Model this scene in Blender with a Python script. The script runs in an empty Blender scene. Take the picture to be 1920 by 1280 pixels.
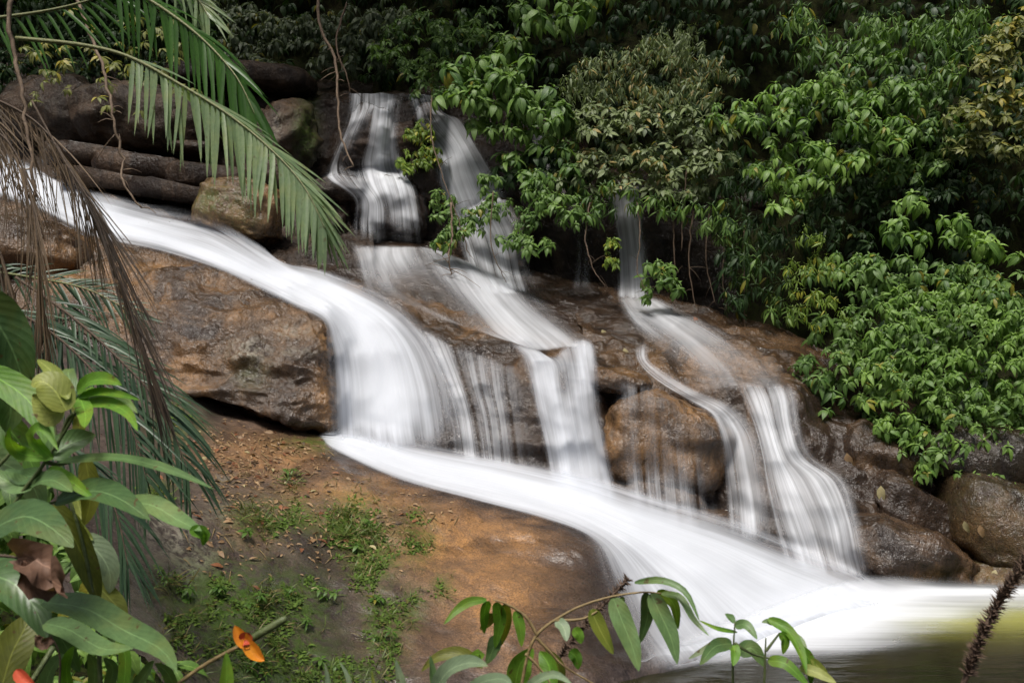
import bpy, bmesh, math, random
import numpy as np
from mathutils import Vector, Matrix, Euler, noise
from mathutils.bvhtree import BVHTree
R = math.radians
rng = random.Random(11)
nrng = np.random.default_rng(5)

# ------------------------------------------------------------------ camera, sky, sun, exposure
sc = bpy.context.scene
C = sc.collection
CAM = Vector((0.0, 0.0, 2.4))
FPX = 1900.0                      # focal length in pixels of the 1920 px wide photograph
cd = bpy.data.cameras.new('camera'); cd.sensor_width = 36.0; cd.lens = 36.0 * FPX / 1920.0
cd.clip_start = 0.05; cd.clip_end = 300.0
cam = bpy.data.objects.new('camera', cd); C.objects.link(cam)
cam.location = CAM; cam.rotation_euler = (R(90), 0, 0)
cd.dof.use_dof = True; cd.dof.focus_distance = 9.5; cd.dof.aperture_fstop = 8.0
sc.camera = cam

SUN_EL, SUN_AZ = 66.0, 200.0      # high soft light from behind and over the camera's left shoulder
w = bpy.data.worlds.new('World'); sc.world = w; w.use_nodes = True
nt = w.node_tree; nt.nodes.clear()
wo = nt.nodes.new('ShaderNodeOutputWorld'); wb = nt.nodes.new('ShaderNodeBackground')
sk = nt.nodes.new('ShaderNodeTexSky'); sk.sky_type = 'NISHITA'; sk.sun_disc = False
sk.sun_elevation = R(SUN_EL); sk.sun_rotation = R(SUN_AZ); sk.air_density = 1.0; sk.dust_density = 6.0; sk.ozone_density = 0.6
nt.links.new(sk.outputs[0], wb.inputs[0]); wb.inputs[1].default_value = 0.06
nt.links.new(wb.outputs[0], wo.inputs[0])
sl = bpy.data.lights.new('sun', 'SUN'); sl.energy = 3.6; sl.angle = R(22); sl.color = (1.0, 0.965, 0.91)
so = bpy.data.objects.new('sun', sl); C.objects.link(so)
so.rotation_euler = (R(90 - SUN_EL), 0, R(180 - SUN_AZ)); so.location = (0, -5, 30)
vs = sc.view_settings; vs.view_transform = 'Standard'; vs.look = 'None'; vs.gamma = 1.0; vs.exposure = 0.22
vs.use_curve_mapping = False
cy = sc.cycles
cy.use_denoising = True; cy.transparent_max_bounces = 12; cy.max_bounces = 4
cy.caustics_reflective = False; cy.caustics_refractive = False; cy.diffuse_bounces = 2; cy.glossy_bounces = 2; cy.use_adaptive_sampling = True; cy.adaptive_threshold = 0.03; cy.transmission_bounces = 3

# ------------------------------------------------------------------ helpers
def P(px, py, d):
    """the point at depth d (metres in front of the lens) seen at pixel px, py of the photograph"""
    return Vector(((px - 960.0) / FPX * d, d, CAM.z - (py - 640.0) / FPX * d))

def Pn(a):                        # the same for an (..., 3) array
    a = np.asarray(a, float); d = a[..., 2]
    return np.stack([(a[..., 0] - 960) / FPX * d, d, CAM.z - (a[..., 1] - 640) / FPX * d], -1)

def pix(co):
    co = np.asarray(co, float); d = np.maximum(co[..., 1], 0.05)
    return co[..., 0] / d * FPX + 960, 640 - (co[..., 2] - CAM.z) / d * FPX

def tag(o, label=None, cat=None, group=None, kind=None):
    if label: o['label'] = label
    if cat: o['category'] = cat
    if group: o['group'] = group
    if kind: o['kind'] = kind
    return o

def link(name, me, mat=None, parent=None):
    if mat is not None and not me.materials: me.materials.append(mat)
    o = bpy.data.objects.new(name, me); C.objects.link(o)
    if parent is not None: o.parent = parent
    return o

def empty(name, loc=(0, 0, 0)):
    o = bpy.data.objects.new(name, None); C.objects.link(o); o.location = loc; o.empty_display_size = 0.1
    return o

def mesh_np(name, co, quads, smooth=True):
    """mesh from numpy vertices and an (n, 3|4) array of faces, or a list of faces"""
    me = bpy.data.meshes.new(name)
    co = np.asarray(co, np.float32)
    if isinstance(quads, np.ndarray):
        n, k = quads.shape
        me.vertices.add(len(co)); me.vertices.foreach_set('co', co.ravel())
        me.loops.add(n * k); me.loops.foreach_set('vertex_index', quads.astype(np.int32).ravel())
        me.polygons.add(n); me.polygons.foreach_set('loop_start', np.arange(0, n * k, k, dtype=np.int32))
        me.update(calc_edges=True); me.validate()
    else:
        me.from_pydata([tuple(v) for v in co], [], quads); me.update()
    if smooth: me.polygons.foreach_set('use_smooth', [True] * len(me.polygons))
    return me

def color_attr(me, name, arr):
    a = me.color_attributes.new(name, 'FLOAT_COLOR', 'POINT')
    arr = np.asarray(arr, np.float32)
    if arr.shape[1] == 3: arr = np.concatenate([arr, np.ones((len(arr), 1), np.float32)], 1)
    a.data.foreach_set('color', arr.ravel())

def cr(p, n):
    """Catmull-Rom resample of control points p (k, ...) to n samples along axis 0"""
    p = np.asarray(p, float); k = len(p)
    t = np.linspace(0, k - 1, n); i = np.minimum(t.astype(int), k - 2); f = t - i
    f = f.reshape((-1,) + (1,) * (p.ndim - 1))
    p0 = p[np.maximum(i - 1, 0)]; p1 = p[i]; p2 = p[i + 1]; p3 = p[np.minimum(i + 2, k - 1)]
    return 0.5 * (2 * p1 + (p2 - p0) * f + (2 * p0 - 5 * p1 + 4 * p2 - p3) * f * f + (3 * p1 - p0 - 3 * p2 + p3) * f ** 3)

def grid_faces(n, m):
    i = np.arange(n - 1)[:, None] * m + np.arange(m - 1)[None, :]
    return np.stack([i, i + m, i + m + 1, i + 1], -1).reshape(-1, 4)

def normals(g):
    du = np.gradient(g, axis=0); dv = np.gradient(g, axis=1)
    nn = np.cross(dv, du); nn /= np.linalg.norm(nn, axis=-1, keepdims=True) + 1e-9
    s = np.sign((nn * (np.array(CAM) - g)).sum(-1).mean()); return nn * (s if s else 1)

def smooth2(a, it=1):
    for _ in range(it):
        b = np.pad(a, 1, mode='edge')
        a = (b[:-2, 1:-1] + b[2:, 1:-1] + b[1:-1, :-2] + b[1:-1, 2:] + 4 * b[1:-1, 1:-1]) / 8
    return a

def sstep(a, b, x):
    t = np.clip((x - a) / (b - a), 0, 1); return t * t * (3 - 2 * t)

def tube(path, radii, sides=6):
    """vertices and faces of a tapered tube along a list of points"""
    path = [Vector(p) for p in path]; vs_, fs = [], []
    n = len(path); up = Vector((0.21, 0.33, 0.92))
    for i, p in enumerate(path):
        t = (path[min(i + 1, n - 1)] - path[max(i - 1, 0)]).normalized()
        a = t.cross(up); a = a.normalized() if a.length > 1e-4 else t.orthogonal().normalized()
        b = t.cross(a); r = radii[i] if hasattr(radii, '__len__') else radii
        for k in range(sides):
            an = 2 * math.pi * k / sides
            vs_.append(p + a * (math.cos(an) * r) + b * (math.sin(an) * r))
    for i in range(n - 1):
        for k in range(sides):
            k2 = (k + 1) % sides
            fs.append((i * sides + k, i * sides + k2, (i + 1) * sides + k2, (i + 1) * sides + k))
    fs.append(tuple(range(sides - 1, -1, -1))); fs.append(tuple((n - 1) * sides + k for k in range(sides)))
    return vs_, fs

class MB:
    """collects pieces into one mesh"""
    def __init__(s): s.v, s.f = [], []
    def add(s, v, f):
        o = len(s.v); s.v += [tuple(x) for x in v]; s.f += [tuple(i + o for i in q) for q in f]
    def tube(s, path, radii, sides=6): s.add(*tube(path, radii, sides))
    def build(s, name, mat, parent=None, smooth=True):
        return link(name, mesh_np(name, np.array(s.v), s.f, smooth), mat, parent)

def curve(pts, n):
    return [Vector(p) for p in cr(np.array([tuple(p) for p in pts]), n)]

# ------------------------------------------------------------------ materials
class NT:
    def __init__(s, name):
        s.m = bpy.data.materials.new(name); s.m.use_nodes = True; s.t = s.m.node_tree; s.t.nodes.clear()
        s.out = s.n('ShaderNodeOutputMaterial')
    def n(s, typ, **kw):
        x = s.t.nodes.new(typ)
        for k, v in kw.items(): setattr(x, k, v)
        return x
    def l(s, a, b): s.t.links.new(a, b)
    def val(s, sock, v):
        if hasattr(v, 'is_linked') or isinstance(v, bpy.types.NodeSocket): s.l(v, sock)
        else: sock.default_value = v
    def math(s, op, a, b=0.0, c=None, clamp=False):
        x = s.n('ShaderNodeMath', operation=op); x.use_clamp = clamp
        s.val(x.inputs[0], a); s.val(x.inputs[1], b)
        if c is not None: s.val(x.inputs[2], c)
        return x.outputs[0]
    def mix(s, f, a, b, blend='MIX'):
        x = s.n('ShaderNodeMix', data_type='RGBA', blend_type=blend); x.clamp_factor = True
        s.val(x.inputs[0], f)
        for sock, v in ((x.inputs[6], a), (x.inputs[7], b)):
            if isinstance(v, tuple): sock.default_value = (*v, 1.0) if len(v) == 3 else v
            else: s.l(v, sock)
        return x.outputs[2]
    def noise(s, vec, scale, detail=4.0, rough=0.55, dist=0.0):
        x = s.n('ShaderNodeTexNoise'); x.inputs['Scale'].default_value = scale; x.inputs['Detail'].default_value = detail
        x.inputs['Roughness'].default_value = rough; x.inputs['Distortion'].default_value = dist
        if vec is not None: s.l(vec, x.inputs['Vector'])
        return x.outputs[0]
    def ramp(s, f, stops):
        x = s.n('ShaderNodeValToRGB'); s.l(f, x.inputs[0]); e = x.color_ramp.elements
        while len(e) < len(stops): e.new(0.5)
        for el, (p, c) in zip(e, stops):
            el.position = p; el.color = (*c, 1) if isinstance(c, tuple) else (c, c, c, 1)
        return x.outputs[0]
    def maprange(s, v, a, b, c=0.0, d=1.0):
        x = s.n('ShaderNodeMapRange'); x.clamp = True; x.interpolation_type = 'SMOOTHSTEP'
        s.l(v, x.inputs[0]); x.inputs[1].default_value = a; x.inputs[2].default_value = b
        x.inputs[3].default_value = c; x.inputs[4].default_value = d; return x.outputs[0]
    def attr(s, name):
        x = s.n('ShaderNodeAttribute', attribute_name=name); return x
    def bump(s, h, strength, dist=0.02, normal=None):
        x = s.n('ShaderNodeBump'); x.inputs['Strength'].default_value = strength; x.inputs['Distance'].default_value = dist
        s.l(h, x.inputs['Height'])
        if normal is not None: s.l(normal, x.inputs['Normal'])
        return x.outputs[0]

def rock_material(name, dark, mid, gold, rough_dry=0.62, speck=0.5, moss=(0.035, 0.06, 0.008), gmin=0.3, stain_k=0.9, spec=0.6, bump_k=0.55):
    """wet tropical granite: dark umber to golden brown, speckled; mask R golden, G moss, B wet dark and painted cave shade, A pale lichen"""
    t = NT(name); g = t.n('ShaderNodeNewGeometry'); pos = g.outputs['Position']
    at = t.attr('mask'); sp = t.n('ShaderNodeSeparateColor'); t.l(at.outputs['Color'], sp.inputs[0])
    mr, mg, mb_, ma = sp.outputs[0], sp.outputs[1], sp.outputs[2], at.outputs['Alpha']
    stretch = t.n('ShaderNodeMapping'); t.l(pos, stretch.inputs[0]); stretch.inputs['Scale'].default_value = (1.0, 1.0, 0.35)
    n1 = t.noise(pos, 1.6, 4, 0.62, 0.6); n2 = t.noise(stretch.outputs[0], 4.5, 5, 0.68, 0.5); n3 = t.noise(pos, 75, 2, 0.75)
    n4 = t.noise(pos, 15, 4, 0.75, 0.4)
    f = t.math('ADD', t.math('MULTIPLY', n1, 0.55), t.math('MULTIPLY', n2, 0.45))
    base = t.ramp(f, [(0.38, tuple(x * 0.6 for x in dark)), (0.48, dark), (0.54, mid), (0.66, tuple(x * 1.7 for x in mid))])
    gmask = t.math('MULTIPLY', mr, t.maprange(t.math('ADD', n2, t.math('MULTIPLY', n4, 0.4)), 0.5, 0.85, gmin, 1.0), clamp=True)
    col = t.mix(gmask, base, gold)
    spk = t.maprange(n3, 0.35, 0.68, 1.0 - speck, 1.0 + speck)
    col = t.mix(1.0, col, spk, 'MULTIPLY')
    col = t.mix(t.maprange(n4, 0.52, 0.66, 0.0, 0.4), col, tuple(x * 0.55 for x in dark))
    stain = t.maprange(t.noise(stretch.outputs[0], 1.1, 5, 0.6, 1.2), 0.5, 0.62, 0.0, 0.75)
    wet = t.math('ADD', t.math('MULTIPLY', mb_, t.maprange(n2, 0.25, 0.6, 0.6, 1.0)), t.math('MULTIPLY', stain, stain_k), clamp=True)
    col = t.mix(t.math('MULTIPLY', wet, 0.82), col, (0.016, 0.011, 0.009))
    lich = t.math('MULTIPLY', ma, t.maprange(n4, 0.42, 0.62), clamp=True)
    col = t.mix(lich, col, (0.30, 0.27, 0.21))
    mm = t.math('MULTIPLY', mg, t.maprange(t.math('ADD', n4, t.math('MULTIPLY', n2, 0.6)), 0.62, 0.92), clamp=True)
    col = t.mix(mm, col, t.mix(n3, moss, tuple(min(1, x * 2.4) for x in moss)))
    b = t.n('ShaderNodeBsdfPrincipled'); t.l(col, b.inputs['Base Color'])
    rg = t.math('SUBTRACT', rough_dry, t.math('MULTIPLY', wet, rough_dry - 0.14))
    rg = t.math('ADD', rg, t.math('MULTIPLY', t.math('SUBTRACT', n4, 0.5), 0.35), clamp=True); t.l(rg, b.inputs['Roughness'])
    b.inputs['Specular IOR Level'].default_value = spec
    h = t.math('ADD', t.math('MULTIPLY', n4, 1.0), t.math('ADD', t.math('MULTIPLY', n3, 0.12), t.math('MULTIPLY', n2, 1.2)))
    t.l(t.bump(h, bump_k, 0.06), b.inputs['Normal']); t.l(b.outputs[0], t.out.inputs[0])
    return t.m

def water_material(name, tint=(0.82, 0.86, 0.93), contrast=0.7, fx=9.0, fy=0.4):
    """white aerated water: a veil whose thickness (attribute dens) and strands set how much shows through"""
    t = NT(name); uv = t.n('ShaderNodeUVMap', uv_map='flow')
    def stre(sx, sy, det):
        mp = t.n('ShaderNodeMapping'); t.l(uv.outputs[0], mp.inputs[0]); mp.inputs['Scale'].default_value = (sx, sy, 1)
        return t.noise(mp.outputs[0], 1.0, det, 0.6, 0.12)
    a1, a2, a3 = stre(fx, fy, 3), stre(fx * 3.6, fy * 1.3, 2), stre(fx * 0.35, fy * 0.9, 2)
    s = t.math('ADD', t.math('MULTIPLY', a1, 0.36), t.math('ADD', t.math('MULTIPLY', a2, 0.14), t.math('MULTIPLY', a3, 0.5)))
    s = t.maprange(s, 0.28, 0.72)
    d = t.attr('dens').outputs['Fac']
    k = t.math('MULTIPLY', t.math('MULTIPLY', d, t.math('SUBTRACT', 1.0, d)), 4.0 * contrast)
    al = t.math('ADD', d, t.math('MULTIPLY', k, t.math('SUBTRACT', s, 0.5)), clamp=True)
    al = t.math('MULTIPLY', al, t.maprange(d, 0.0, 0.42))
    di = t.n('ShaderNodeBsdfDiffuse'); di.inputs[0].default_value = (*tint, 1)
    tl = t.n('ShaderNodeBsdfTranslucent'); tl.inputs[0].default_value = (*tint, 1)
    bm = t.bump(s, 0.3, 0.04); t.l(bm, di.inputs['Normal'])
    mx = t.n('ShaderNodeMixShader'); mx.inputs[0].default_value = 0.30; t.l(di.outputs[0], mx.inputs[1]); t.l(tl.outputs[0], mx.inputs[2])
    tr = t.n('ShaderNodeBsdfTransparent'); m2 = t.n('ShaderNodeMixShader')
    t.l(al, m2.inputs[0]); t.l(tr.outputs[0], m2.inputs[1]); t.l(mx.outputs[0], m2.inputs[2]); t.l(m2.outputs[0], t.out.inputs[0])
    return t.m

def leaf_material(name, lo, hi, yellow=(0.25, 0.22, 0.02), ymix=0.03, rough=0.52, trans=0.3, vein=True, spots=0.0):
    """leaf: colour varies leaf by leaf (attribute tone, or the object's random), paler midrib along uv"""
    t = NT(name); at = t.attr('tone').outputs['Fac']; oi = t.n('ShaderNodeObjectInfo')
    g = t.n('ShaderNodeNewGeometry'); r = t.math('FRACT', t.math('ADD', at, t.math('MULTIPLY', oi.outputs['Random'], 7.31)))
    n = t.noise(g.outputs['Position'], 2.2, 2)
    f = t.math('ADD', t.math('MULTIPLY', r, 0.6), t.math('MULTIPLY', n, 0.4), clamp=True)
    col = t.ramp(f, [(0.15, lo), (0.8, hi)])
    col = t.mix(t.math('LESS_THAN', r, ymix), col, yellow)
    n5 = t.noise(g.outputs['Position'], 60, 3)
    col = t.mix(t.maprange(n5, 0.3, 0.75, 0.0, 0.35), col, tuple(x * 0.55 for x in lo))
    if spots:
        ns = t.noise(g.outputs['Position'], 38, 2, 0.6); nb_ = t.noise(g.outputs['Position'], 9, 3, 0.6)
        col = t.mix(t.maprange(nb_, 0.45, 0.7, 0.0, 0.25), col, tuple(min(1, x * 1.1) for x in (hi[1], hi[1], hi[2] * .6)))
        col = t.mix(t.maprange(ns, 0.66, 0.70, 0.0, spots), col, (0.10, 0.055, 0.02))
    uv = t.n('ShaderNodeUVMap', uv_map='leaf'); su = t.n('ShaderNodeSeparateXYZ'); t.l(uv.outputs[0], su.inputs[0])
    ax = t.math('ABSOLUTE', t.math('SUBTRACT', su.outputs[0], 0.5))
    if vein:
        rib = t.maprange(ax, 0.0, 0.035, 0.55, 0.0)
        ph = t.math('SINE', t.math('MULTIPLY', t.math('SUBTRACT', su.outputs[1], t.math('MULTIPLY', ax, 0.55)), 62.0))
        side = t.maprange(ph, 0.88, 1.0, 0.0, 0.13)
        col = t.mix(t.math('ADD', rib, side, clamp=True), col, tuple(min(1, x * 1.9 + 0.02) for x in hi))
    b = t.n('ShaderNodeBsdfPrincipled'); t.l(col, b.inputs['Base Color']); b.inputs['Roughness'].default_value = rough
    b.inputs['Specular IOR Level'].default_value = 0.5
    if vein: t.l(t.bump(t.math('ADD', t.math('MULTIPLY', ph, 0.5), n5), 0.12, 0.004), b.inputs['Normal'])
    tl = t.n('ShaderNodeBsdfTranslucent'); t.l(t.mix(1.0, col, (1.25, 1.35, 0.6, 1.0), 'MULTIPLY'), tl.inputs[0])
    mx = t.n('ShaderNodeMixShader'); mx.inputs[0].default_value = trans
    t.l(b.outputs[0], mx.inputs[1]); t.l(tl.outputs[0], mx.inputs[2]); t.l(mx.outputs[0], t.out.inputs[0])
    return t.m

def bark_material(name, a, b_, scale=30.0, rough=0.75):
    t = NT(name); g = t.n('ShaderNodeNewGeometry'); n = t.noise(g.outputs['Position'], scale, 4, 0.65)
    b = t.n('ShaderNodeBsdfPrincipled'); t.l(t.ramp(n, [(0.3, a), (0.7, b_)]), b.inputs['Base Color']); b.inputs['Roughness'].default_value = rough
    t.l(t.bump(n, 0.5, 0.01), b.inputs['Normal']); t.l(b.outputs[0], t.out.inputs[0]); return t.m

M = {}
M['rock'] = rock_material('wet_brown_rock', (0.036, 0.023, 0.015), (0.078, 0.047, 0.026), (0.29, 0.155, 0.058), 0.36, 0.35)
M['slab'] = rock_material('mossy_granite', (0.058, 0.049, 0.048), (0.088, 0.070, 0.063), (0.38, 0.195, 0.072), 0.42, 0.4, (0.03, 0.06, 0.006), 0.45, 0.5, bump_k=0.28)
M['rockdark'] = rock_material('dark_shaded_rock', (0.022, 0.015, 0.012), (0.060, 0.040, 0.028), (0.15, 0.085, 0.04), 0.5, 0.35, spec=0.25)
M['soil'] = rock_material('dark_soil', (0.006, 0.005, 0.004), (0.014, 0.011, 0.007), (0.03, 0.02, 0.012), 0.95, 0.3, stain_k=0.0, spec=0.05)  # soil darkened further, putting the cave's shade into its colour
M['water'] = water_material('white_falling_water')
M['mist'] = water_material('soft_water_film', (0.88, 0.91, 0.96), 0.75, 5.0, 0.35)
M['veil'] = water_material('thin_water_veil', (0.88, 0.91, 0.96), 1.25, 12.0, 0.22)
# ------------------------------------------------------------------ rock and ground
SOLID = []                                     # (vertices, faces) of everything water and litter lies on

def fract(co, amp, size, octv=5, seed=0.0, ridge=False):
    fl = co.reshape(-1, 3); out = np.empty(len(fl)); off = Vector((seed * 3.1, seed * 1.7, seed * 2.3))
    for i, c in enumerate(fl):
        v = Vector(c) / size + off
        out[i] = noise.fractal(v, 0.9, 2.1, octv) if not ridge else noise.ridged_multi_fractal(v, 0.9, 2.1, octv, 1.0, 2.0) * 0.5 - 0.6
    return (out * amp).reshape(co.shape[:-1])

def blobs(px, py, lst):
    """soft elliptical patches (px, py, rx, ry, strength) in the photograph's plan, used for stains, moss and wet areas"""
    out = np.zeros_like(px)
    for (x, y, rx, ry, s) in lst:
        out = np.maximum(out, s * np.exp(-((px - x) / rx) ** 2 - ((py - y) / ry) ** 2))
    return out

def paint(me, co, gold=(), moss=(), wet=(), lichen=(), base=(0.3, 0.0, 0.2, 0.0)):
    px, py = pix(co)
    m = np.stack([np.clip(base[k] + blobs(px, py, l), 0, 1) for k, l in enumerate((gold, moss, wet, lichen))], -1)
    color_attr(me, 'mask', m)

def rock_patch(name, rows, n, m, mat, amp=0.06, size=0.9, fine=0.018, seed=0.0, crack=0.0, parent=None, **masks):
    rows = np.array(rows, float)
    g = cr(np.swapaxes(cr(rows, n), 0, 1), m); g = np.swapaxes(g, 0, 1)
    g = Pn(g); nn = normals(g)
    h = fract(g, amp, size, 4, seed) + fract(g, fine, 0.16, 4, seed + 5)
    if crack: h = h + fract(g * np.array([1, 1, 2.2]), crack, 0.8, 4, seed + 9, True)
    g = g + nn * h[..., None]
    co = g.reshape(-1, 3); f = grid_faces(n, m)
    me = mesh_np(name, co, f); paint(me, co, **masks)
    SOLID.append((co, f)); return link(name, me, mat, parent)

def ico(sub):
    bm = bmesh.new(); bmesh.ops.create_icosphere(bm, subdivisions=sub, radius=1.0)
    v = np.array([x.co[:] for x in bm.verts]); f = np.array([[x.index for x in q.verts] for q in bm.faces]); bm.free()
    return v, f
ICO = ico(5)

def boulder(name, px, py, d, rad, rot=(0, 0, 0), mat=None, amp=0.22, size=0.9, box=0.0, seed=0.0, fine=0.02, solid=True, parent=None, **masks):
    """a closed boulder: rounded (box 0) to blocky (box 1), radii in metres"""
    v, f = ICO; v = v.copy()
    if box: v = np.sign(v) * np.abs(v) ** (1 - 0.55 * box); v /= np.maximum(1, np.linalg.norm(v, axis=1, keepdims=True) ** 0.3)
    nn = v / np.linalg.norm(v, axis=1, keepdims=True); r = np.array(rad)
    co = v * r; k = min(rad)
    co = co + nn * (fract(co + seed * 4.0, amp * k, size * max(rad), 4, seed) + fract(co, fine, 0.18, 4, seed + 3) + fract(co * np.array([1, 1, 2.0]), .28 * k, .9 * max(rad), 4, seed + 8, True))[:, None]
    mt = np.array(Euler([R(a) for a in rot]).to_matrix()); co = co @ mt.T + np.array(P(px, py, d))
    me = mesh_np(name, co, f); paint(me, co, **masks)
    if solid: SOLID.append((co, f))
    return link(name, me, mat or M['rock'], parent)

# near slab, its crest along the lower stream, its right shoulder running under the fan of water
slab = rock_patch('rock_slab', [
    [(-320, 560, 10.8), (150, 600, 11.6), (350, 690, 11.6), (480, 755, 11.5), (620, 805, 11.2), (850, 850, 10.9), (1080, 895, 10.6), (1220, 950, 10.4), (1400, 1010, 10.3), (1620, 1080, 10.2), (1760, 1120, 10.2)],
    [(-320, 620, 9.0), (150, 660, 10.2), (350, 742, 10.4), (480, 797, 10.4), (620, 838, 10.2), (850, 905, 9.8), (1080, 972, 9.4), (1220, 1005, 9.2), (1400, 1065, 9.15), (1620, 1105, 9.7), (1740, 1130, 9.9)],
    [(-320, 720, 7.0), (150, 780, 8.6), (350, 835, 9.2), (480, 860, 9.4), (620, 885, 9.4), (850, 955, 9.15), (1075, 1025, 8.85), (1170, 1070, 8.7), (1380, 1110, 8.75), (1600, 1117, 9.45), (1720, 1135, 9.7)],
    [(-320, 900, 5.3), (150, 930, 7.0), (350, 960, 7.7), (480, 985, 8.0), (620, 1010, 8.2), (850, 1060, 8.25), (1065, 1120, 8.1), (1150, 1150, 8.05), (1350, 1160, 8.35), (1590, 1126, 9.25), (1710, 1142, 9.55)],
    [(-320, 1150, 4.3), (150, 1130, 5.7), (350, 1140, 6.5), (480, 1150, 6.9), (620, 1160, 7.2), (850, 1190, 7.3), (1060, 1205, 7.4), (1160, 1215, 7.5), (1330, 1205, 7.9), (1585, 1135, 9.1), (1705, 1150, 9.4)],
    [(-320, 1330, 3.9), (150, 1310, 5.0), (350, 1310, 5.8), (480, 1310, 6.2), (620, 1310, 6.5), (850, 1310, 6.7), (1060, 1290, 6.9), (1175, 1268, 7.2), (1330, 1235, 7.65), (1585, 1150, 8.95), (1705, 1160, 9.2)],
    [(-320, 1600, 3.8), (150, 1560, 4.8), (350, 1560, 5.5), (480, 1560, 5.9), (620, 1540, 6.2), (850, 1520, 6.4), (1060, 1480, 6.6), (1175, 1430, 7.0), (1330, 1380, 7.5), (1585, 1300, 8.8), (1705, 1300, 9.0)],
], 190, 300, M['slab'], amp=0.06, size=0.9, fine=0.008, seed=1.0, crack=0.03,
    gold=[(700, 930, 180, 50, .9), (850, 1010, 150, 90, 1), (930, 1110, 120, 110, 1), (520, 850, 160, 50, .75), (960, 1000, 110, 70, .9), (700, 900, 120, 40, .7), (1000, 1230, 90, 60, .5), (480, 990, 70, 60, .3), (800, 1200, 120, 70, .35)],
    moss=[(520, 970, 90, 35, 1), (660, 980, 60, 50, 1), (700, 1040, 50, 60, .9), (780, 1010, 35, 45, .8), (420, 1130, 120, 90, 1), (540, 1130, 80, 60, .9), (500, 1230, 130, 70, 1.0), (720, 1180, 40, 70, .9), (640, 1260, 90, 30, .9), (300, 930, 40, 30, .8), (330, 790, 50, 40, .8), (770, 1140, 25, 40, .8), (830, 1100, 20, 25, .7), (600, 830, 60, 16, .9)],
    wet=[(1150, 1080, 110, 110, 1), (1080, 1010, 70, 40, .8), (1060, 1120, 60, 110, .55), (1300, 1100, 200, 120, 1), (1130, 1220, 90, 80, .9), (620, 1050, 110, 90, .5), (560, 1180, 160, 110, .5), (350, 1150, 150, 100, .4), (760, 1230, 120, 60, .4), (430, 940, 60, 40, .3), (950, 950, 120, 22, .6), (430, 900, 60, 30, .35)] + [(x, y, 50, 15, .9) for x, y in ((640, 852), (700, 880), (760, 905), (830, 928), (900, 948), (960, 964), (1030, 988), (1080, 1003))],
    lichen=[(330, 1010, 45, 40, .9), (370, 1060, 40, 50, .8), (300, 985, 40, 25, .8), (430, 960, 60, 20, .5), (400, 900, 50, 15, .5)],
    base=(0.06, 0.0, 0.06, 0.0))
tag(slab, 'broad sloping brown slab with fallen leaves and moss in front of the stream', 'rock')

wall_low = rock_patch('rock_wall', [
    [(560, 495, 13.2), (700, 505, 13.2), (800, 555, 13.0), (900, 590, 12.6), (1000, 625, 12.3), (1100, 650, 12.1), (1200, 650, 12.3)],
    [(580, 560, 11.9), (700, 548, 12.2), (800, 590, 11.9), (900, 625, 11.7), (1000, 655, 11.4), (1090, 690, 11.2), (1190, 700, 11.5)],
    [(590, 600, 11.5), (700, 590, 11.7), (800, 630, 11.5), (900, 660, 11.35), (1000, 695, 11.1), (1090, 730, 10.95), (1190, 750, 11.3)],
    [(590, 670, 11.25), (700, 680, 11.3), (800, 705, 11.2), (900, 735, 11.05), (1000, 765, 10.85), (1090, 795, 10.7), (1190, 820, 11.1)],
    [(590, 760, 11.15), (700, 770, 11.05), (800, 790, 10.95), (900, 815, 10.8), (1000, 845, 10.65), (1090, 870, 10.5), (1190, 890, 10.9)],
    [(590, 860, 11.1), (700, 870, 10.9), (800, 885, 10.75), (900, 905, 10.6), (1000, 925, 10.5), (1090, 945, 10.4), (1190, 960, 10.7)],
    [(590, 960, 11.1), (700, 980, 10.8), (800, 990, 10.7), (900, 1000, 10.6), (1000, 1020, 10.5), (1090, 1040, 10.4), (1190, 1050, 10.7)],
], 130, 150, M['rock'], amp=0.07, size=0.6, fine=0.022, seed=2.0, crack=0.14,
    gold=[(790, 575, 120, 22, 1), (900, 620, 60, 20, .9), (960, 700, 50, 30, .6), (1000, 800, 60, 60, .45), (1040, 650, 40, 20, .8)],
    wet=[(900, 800, 150, 110, .8), (700, 700, 120, 150, .8), (850, 680, 60, 40, .5), (1080, 800, 60, 120, .8)], base=(0.2, 0, 0.5, 0))
tag(wall_low, 'dark wet rock face between the broad white fall and the centre fall', 'rock')

terrace = rock_patch('rock_terrace', [
    [(520, 420, 14.8), (640, 440, 14.6), (760, 450, 14.5), (880, 470, 14.4), (1000, 510, 14.3), (1120, 530, 14.3), (1260, 540, 14.3)],
    [(530, 455, 13.9), (640, 470, 13.8), (760, 478, 13.7), (870, 505, 13.6), (990, 548, 13.5), (1110, 565, 13.5), (1260, 580, 13.4)],
    [(550, 490, 13.3), (650, 505, 13.2), (760, 510, 13.0), (860, 540, 12.9), (970, 582, 12.8), (1090, 600, 12.8), (1250, 610, 12.9)],
    [(570, 525, 12.8), (660, 535, 12.7), (760, 560, 12.5), (860, 590, 12.35), (960, 622, 12.2), (1070, 640, 12.1), (1220, 650, 12.3)],
    [(580, 580, 12.6), (670, 590, 12.4), (770, 620, 12.2), (870, 650, 12.0), (960, 680, 11.9), (1070, 690, 11.8), (1220, 700, 12.0)],
], 80, 130, M['rock'], amp=0.08, size=0.8, fine=0.016, seed=3.0,
    gold=[(740, 530, 60, 20, .6), (1090, 640, 40, 25, .7)], wet=[(850, 540, 200, 80, .85), (1100, 590, 80, 50, .9)], base=(0.15, 0, 0.62, 0))
tag(terrace, 'wet sloping rock terrace below the upper falls', 'rock')

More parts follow.
